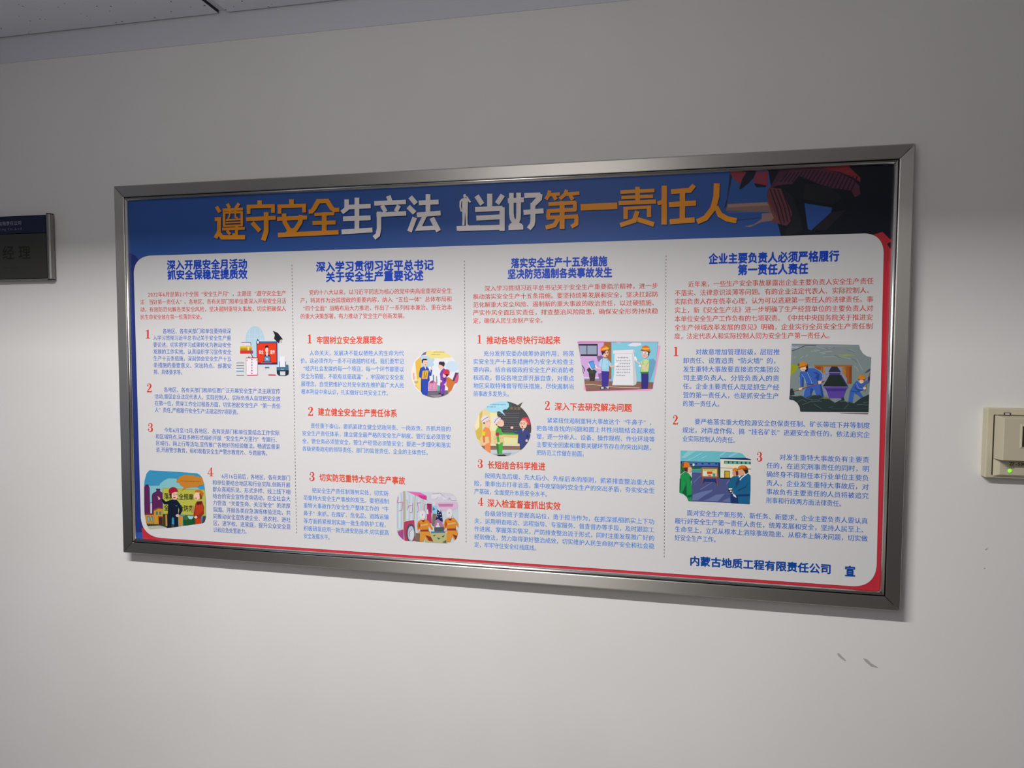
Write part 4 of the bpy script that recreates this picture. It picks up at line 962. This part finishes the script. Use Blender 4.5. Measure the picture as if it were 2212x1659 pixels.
# 8. yard briefing
a = Art('illustration', 84, 1460, 965, 170 / 2169)
a.P('6cc0cc', 125, 100, 1240, 128, 1600, 145, 1830, 185, 1930, 300, 1225, 300, 1225, 440, 125, 400)
for q in ((150, 300, 330, 110, 560, 115, 250, 310), (1200, 230, 1330, 140, 1400, 140, 1240, 260), (1450, 250, 1640, 150, 1760, 160, 1480, 290)): a.P('8cd0d4', *q)
for q in ((300, 380, 500, 290, 720, 165), (700, 320, 850, 250)): a.L('a8dce0', 12, *q)
a.P('e8e4cc', 1225, 340, 2070, 355, 2050, 800, 1980, 860, 1225, 860); a.P('1c3474', 1215, 300, 1920, 300, 2075, 350, 2065, 368, 1215, 335)
a.P('2c3c74', 125, 395, 1225, 430, 1225, 580, 125, 560); a.P('4c74b0', 170, 415, 1160, 445, 1160, 530, 180, 520); a.P('1c6c3c', 430, 560, 720, 565, 720, 610, 430, 610); a.P('3c9ca0', 430, 615, 720, 615, 710, 700, 430, 695)
a.P('1c3c40', 1160, 560, 1225, 575, 1225, 860, 1170, 860)
for x in (560, 735, 915, 1110): a.P('1c2c6c', x - 28, 448, x + 28, 450, x + 24, 490, x - 28, 485)
a.P('1c4c50', 1330, 388, 2060, 408, 2060, 480, 1330, 462)
for k in range(6): a.P('5cb8a4', 1345 + k * 120, 400 + k * 3, 1435 + k * 118, 402 + k * 3, 1430 + k * 118, 458 + k * 3, 1345 + k * 120, 455 + k * 3)
a.L('2c3430', 9, 1225, 578, 1560, 590); a.P('2c3430', 1335, 655, 1485, 660, 1485, 860, 1335, 860); a.P('d4a834', 1355, 672, 1472, 675, 1472, 850, 1355, 850)
a.P('4c5688', 440, 700, 700, 705, 1225, 860, 1225, 885, 1520, 870, 1500, 1545, 430, 1500); a.P('1c2c3c', 1215, 850, 1520, 855, 1520, 885, 1215, 882)
for q in ((480, 980, 660, 800, 690, 800, 500, 990), (660, 1170, 1000, 970, 1010, 985, 680, 1185), (470, 1320, 700, 1240, 1010, 1180, 1000, 1220, 760, 1360, 600, 1470, 440, 1480), (930, 1420, 1100, 1320, 1350, 1290, 1320, 1330, 1150, 1500, 760, 1480), (1380, 1010, 1470, 900, 1480, 920, 1400, 1040), (1260, 1500, 1480, 1400, 1500, 1530)): a.P('6a78a8', *q)
a.P('2c3468', 770, 880, 1120, 880, 1140, 1040, 1060, 970, 790, 960, 720, 1050)
a.P('b46430', 700, 580, 1160, 585, 1160, 850, 700, 840); a.P('d8d884', 735, 610, 1130, 615, 1125, 815, 735, 810); a.P('e4e4dc', 750, 670, 850, 670, 850, 800, 750, 800); a.P('dc4428', 855, 680, 1005, 680, 1005, 750, 860, 750)
a.P('4c9cb4', 1015, 730, 1085, 730, 1085, 815, 1015, 812); a.P('c064a0', 885, 770, 970, 770, 960, 810, 890, 810); a.marks('3c3c1c', 770, 637, 1060, 642, 9, 30)
a.L('7c3c28', 14, 710, 820, 690, 1080); a.L('a85c40', 14, 735, 850, 710, 1060); a.L('7c3c28', 14, 1150, 840, 1180, 1060); a.L('a85c40', 14, 1120, 850, 1145, 1085)
# green man
a.P('1c6c38', 125, 440, 240, 560, 250, 660, 120, 760)
a.P('1c9450', 125, 780, 250, 680, 340, 720, 400, 800, 425, 1000, 450, 1200, 430, 1360, 425, 1500, 345, 1495, 300, 1390, 220, 1310, 95, 1265, 100, 1000)
a.P('145c34', 210, 870, 280, 960, 270, 1060, 220, 1160, 170, 1260, 300, 1380, 290, 1000); a.P('145c34', 310, 1340, 440, 1310, 430, 1380, 320, 1400); a.P('145c34', 390, 780, 440, 860, 420, 960, 380, 860); a.P('145c34', 105, 870, 145, 900, 130, 1200, 95, 1240)
a.E('e8b090', 365, 620, 75, 90); a.P('5c2824', 230, 560, 330, 560, 320, 700, 240, 660); a.P('d8d0d0', 340, 680, 420, 740, 420, 790, 370, 740)
a.P('e07c1c', 170, 540, 190, 450, 260, 410, 350, 430, 390, 520, 400, 560, 200, 570); a.P('b43c1c', 170, 540, 190, 450, 220, 440, 215, 560); a.L('2c2424', 26, 380, 480, 440, 490, 470, 490); a.E('e8e4c0', 485, 495, 30, 38, 12)
# blue men
a.P('1c6488', 1430, 1040, 1500, 880, 1570, 810, 1720, 800, 1750, 900, 1600, 1060, 1560, 1200, 1440, 1180)
a.P('1c6490', 1570, 1100, 1640, 980, 1700, 880, 1800, 800, 2000, 740, 2055, 790, 2050, 1200, 2030, 1580, 1560, 1550, 1500, 1540, 1500, 1300, 1570, 1290)
a.P('1c3468', 1500, 1280, 1600, 1300, 1700, 1330, 1720, 1560, 1520, 1550); a.P('1c4878', 1640, 1000, 1690, 900, 1740, 860, 1760, 960, 1650, 1140); a.P('144468', 1700, 1190, 1900, 1100, 2000, 960, 1920, 1120, 1720, 1220); a.P('1c3c70', 1700, 1310, 2035, 1300, 2030, 1360, 1710, 1370)
a.P('e8e4ec', 1750, 900, 1800, 840, 1980, 710, 1990, 730, 1820, 860, 1765, 930)
a.E('d89c80', 1610, 720, 60, 80); a.P('6c2c24', 1640, 640, 1710, 640, 1720, 780, 1660, 800); a.P('e08424', 1550, 655, 1570, 600, 1650, 570, 1710, 620, 1700, 670)
a.E('e0a484', 1800, 700, 88, 95); a.P('2c2428', 1830, 620, 1980, 600, 1990, 700, 1920, 760, 1890, 680); a.P('e07c1c', 1690, 620, 1720, 550, 1800, 505, 1900, 510, 1970, 570, 1990, 620, 1720, 610); a.P('b43c1c', 1900, 512, 1970, 570, 1990, 620, 1920, 600); a.L('4c2c1c', 12, 1680, 625, 1850, 600, 2060, 608)
a.P('e8e8ec', 1450, 1140, 1550, 1135, 1550, 1170, 1460, 1180); a.P('1c2024', 1430, 1185, 1560, 1180, 1545, 1270, 1490, 1270); a.E('e0dcd0', 1512, 1220, 28, 26, 10); a.P('e8e8f0', 1580, 1290, 1640, 1330, 1670, 1400, 1600, 1370, 1570, 1330)
a.done('printed yard briefing with three helmeted men')

# ------------------------------------------------------------------ door sign at the left edge
sg = at(97.5, 463.7, 0.018); sb = at(101, 600.5, 0.018)
SX1, SZ1, SZ0 = (sg.x + sb.x) / 2, sg.z, at(101, 600.5, 0.018).z
SX0 = SX1 - 0.33
sign = empty('door_sign', (SX1, WY, SZ0), 'wall sign plate with dark blue top band and grey lower panel left of the board', 'sign')
o3 = Vector((SX1, WY, SZ0))
M['signdark'] = mat('grey_sign_panel', '373632', 0.6, 0.0); M['signblue'] = mat('blue_sign_band', '10163c', 0.6)
M['signal'] = mat('silver_profile', '8e8d88', 0.45, 0.6)


def lbox(name, x0, x1, y0, y1, z0, z1, m, parent, o, bev=0.0, label=None):
    v, f = box(x0 - o.x, x1 - o.x, y0 - o.y, y1 - o.y, z0 - o.z, z1 - o.z)
    ob = link(name, mesh(name, v, f), m, parent, label)
    if bev:
        md = ob.modifiers.new('bevel', 'BEVEL'); md.width = bev; md.segments = 3
    return ob


zb = at(100, 502, 0.018).z
lbox('lower_panel', SX0, SX1, 0.018, WY, SZ0, zb - 0.0012, M['signdark'], sign, o3, 0.0006)
lbox('top_band', SX0, SX1, 0.018, WY, zb + 0.0002, SZ1, M['signblue'], sign, o3, 0.0006)
lbox('bottom_lip', SX0, SX1 + 0.012, 0.0205, WY, SZ0 - 0.006, SZ0 - 0.0006, M['signal'], sign, o3, 0.0006)
# rounded side profile and its dark end caps
pr = [(0, 0.0295)] + [(0.0075 - 0.0075 * math.cos(math.pi * k / 10) + 0.0004, 0.0235 - 0.0075 * math.sin(math.pi * k / 10)) for k in range(11)] + [(0.0154, 0.0295)]
for nm, za, zb_, m_ in (('side_profile', SZ0 - 0.002, SZ1 + 0.001, 'signal'), ('end_cap', SZ1 + 0.0012, SZ1 + 0.0035, 'dark'), ('end_cap', SZ0 - 0.0045, SZ0 - 0.0022, 'dark')):
    V = [(SX1 + x - o3.x, y - o3.y, z - o3.z) for z in (za, zb_) for x, y in pr]; n = len(pr)
    link(nm, mesh(nm, V, [(i, (i + 1) % n, n + (i + 1) % n, n + i) for i in range(n)] + [tuple(range(n))[::-1], tuple(range(n, 2 * n))]), M[m_], sign)
lbox('profile_gap', SX1 + 0.0082, SX1 + 0.0088, 0.0157, 0.017, SZ0 + 0.002, SZ0 + 0.11, M['dark'], sign, o3)
OFF_KEEP = OFF
OFF = o3
a = Art('company_lettering', 12, Y=0.018)
a.T('a3a4bc', '有限责任公司', -3.5, 483.8, 46.5, 481, 8.8, 0.005)
a.done('pale lettering', sign)
a = Art('company_lettering', 12, Y=0.018)
a.T('84859c', 'Engineering Co.,Ltd', -40, 497, 47, 493.4, 6.0)
a.done('small pale lettering', sign)
a = Art('role_character', 12, Y=0.018)
a.T('26241f', '经', 5, 546, 31.5, 545.5, 28, 0.012); a.done('black character', sign)
a = Art('role_character', 12, Y=0.018); a.T('26241f', '理', 39.5, 545.4, 66.5, 545, 28, 0.012)
a.done('black character', sign)
a = Art('role_lettering', 12, Y=0.018)
a.T('35332c', 'General Manager', -34, 577.5, 42, 577.3, 6.6, 0.004)
a.done('small dark lettering', sign)
OFF = OFF_KEEP

# ------------------------------------------------------------------ beige wall device at the right edge
dL, dR = at(2120.3, 955, WY).x, None
dT, dB = at(2122, 881.5, 0.016).z, at(2122, 1031.5, 0.016).z
DH = dT - dB; DW = DH * 1.06
o4 = Vector((dL, WY, dB))
dev = empty('wall_controller', (dL, WY, dB), 'square beige plastic wall unit with raised cover and small green light at right', 'wall unit')
M['beige'] = mat('aged_beige_plastic', 'cbc2a8', 0.5); noise_bump(M['beige'], 400, 0.05)
M['beige2'] = mat('beige_cover', 'c8bfa6', 0.5)
M['slotdark'] = mat('dark_recess', '2b2414', 0.7)
M['white'] = mat('white_insert', 'e8e4da', 0.5)


def frustum(x0, x1, z0, z1, ya, yb, i):
    v = [(x, ya, z) for x, z in ((x0, z0), (x1, z0), (x1, z1), (x0, z1))] + [(x, yb, z) for x, z in ((x0 + i, z0 + i), (x1 - i, z0 + i), (x1 - i, z1 - i), (x0 + i, z1 - i))]
    return v, [(0, 1, 2, 3)[::-1], (4, 5, 6, 7)] + [(k, (k + 1) % 4, 4 + (k + 1) % 4, 4 + k) for k in range(4)]


def dpart(name, V, Fc, m, bev=0.0, label=None):
    ob = link(name, mesh(name, [(x, y - WY, z) for x, y, z in V], Fc), m, dev, label)
    if bev:
        md = ob.modifiers.new('bevel', 'BEVEL'); md.width = bev; md.segments = 3
    return ob


U = 0.14 / 151 * (DH / 0.14)       # metres per pixel at the device
# base plate
V, Fc = join([box(0, DW, 0.016, WY, 0, DH)]); dpart('base_plate', V, Fc, M['beige'], 0.0022)
# raised cover: left slope, flat face above, stepped face below
cx0 = at(2146.5, 950, 0.0155).x - dL; cx1 = DW - 14 * U
cz1 = DH - 15 * U; cz0 = 4 * U
V, Fc = frustum(cx0, cx1, 42 * U, cz1, 0.0155, -0.013, 0.010)
# keep the lower edge of the upper block vertical so that it overhangs
V[4] = (V[4][0], V[4][1], 42 * U + 0.001); V[5] = (V[5][0], V[5][1], 42 * U + 0.001)
fx_ = at(2168, 940, -0.013).x - dL; fz_ = at(2168, 903, -0.013).z - dB
V[4] = (fx_, V[4][1], V[4][2]); V[7] = (fx_, V[7][1], fz_); V[6] = (V[6][0], V[6][1], fz_)
dpart('upper_cover', V, Fc, M['beige2'], 0.0012)
V, Fc = frustum(cx0, cx1, cz0, 41.5 * U, 0.0155, 0.0085, 0.0045)
V[6] = (V[6][0], V[6][1], 41.5 * U); V[7] = (V[7][0], V[7][1], 41.5 * U)
fx_ = at(2160, 1000, 0.0085).x - dL; V[4] = (fx_, V[4][1], V[4][2]); V[7] = (fx_, V[7][1], V[7][2])
dpart('lower_cover', V, Fc, M['beige2'], 0.0010)
# dark joint around the cover
V, Fc = join([box(cx0 - 0.0016, cx0 - 0.0002, 0.0148, 0.0165, cz0 + 0.003, cz1), box(cx0 - 0.001, cx1, 0.0148, 0.0165, cz1, cz1 + 0.0012)])
dpart('cover_joint', V, Fc, M['slotdark'])
# latch slot on top of the cover, with its white insert
V, Fc = box(at(2169.5, 894, .0135).x - dL, at(2183.3, 894, .0135).x - dL, 0.0135, 0.0165, at(2176, 897, .0135).z - dB, at(2176, 891.6, .0135).z - dB); dpart('latch_slot', V, Fc, M['slotdark'])
V, Fc = box(at(2171.5, 894, .0128).x - dL, at(2181, 894, .0128).x - dL, 0.0128, 0.0140, at(2176, 895.6, .0128).z - dB, at(2176, 893.2, .0128).z - dB); dpart('latch_insert', V, Fc, M['white'], 0, 'small white latch insert')
# window in the upper cover
V, Fc = frustum(at(2204, 940, -.0145).x - dL, at(2236, 940, -.0145).x - dL, at(2206, 969, -.0145).z - dB, at(2206, 916, -.0145).z - dB, -0.0128, -0.0145, 0.002); dpart('window_bezel', V, Fc, M['beige2'], 0.0004)
V, Fc = box(at(2209, 940, -.0149).x - dL, at(2232, 940, -.0149).x - dL, -0.0149, -0.014, at(2209, 965, -.0149).z - dB, at(2209, 921, -.0149).z - dB); dpart('window', V, Fc, M['slotdark'], 0, 'dark display window')
# led and its print
vs = []; fs = []; n = 14; lz = at(2181.3, 1017, 0.0085).z - dB; lx = at(2181.3, 1017, 0.0085).x - dL
for r_, y_ in ((0.0036, 0.0087), (0.0034, 0.0075), (0.0024, 0.0063), (0.0, 0.0059)):
    for k in range(n): vs.append((lx + r_ * math.cos(2 * math.pi * k / n), y_, lz + r_ * math.sin(2 * math.pi * k / n)))
for j in range(3):
    for k in range(n): fs.append((j * n + k, j * n + (k + 1) % n, (j + 1) * n + (k + 1) % n, (j + 1) * n + k))
M['led'] = mat('green_led', '7ee81e', 0.3)
lb = M['led'].node_tree.nodes['Principled BSDF']; lb.inputs['Emission Color'].default_value = (0.22, 0.95, 0.02, 1); lb.inputs['Emission Strength'].default_value = 0.9
dpart('indicator_light', vs, fs, M['led'], 0, 'lit green indicator')
OFF_KEEP = OFF
OFF = o4
a = Art('device_print', 12, Y=0.0085)
a.T('2c2414', 'ZF-500', 2180.5, 1001.5, 2216, 1002.5, 8.5, 0.02)
a.T('5c3430', '工作指示', 2173.5, 1010, 2192, 1010.3, 5, 0.0)
a.done('dark printed type number', dev)
OFF = OFF_KEEP
bpy.data.objects.remove(_go)
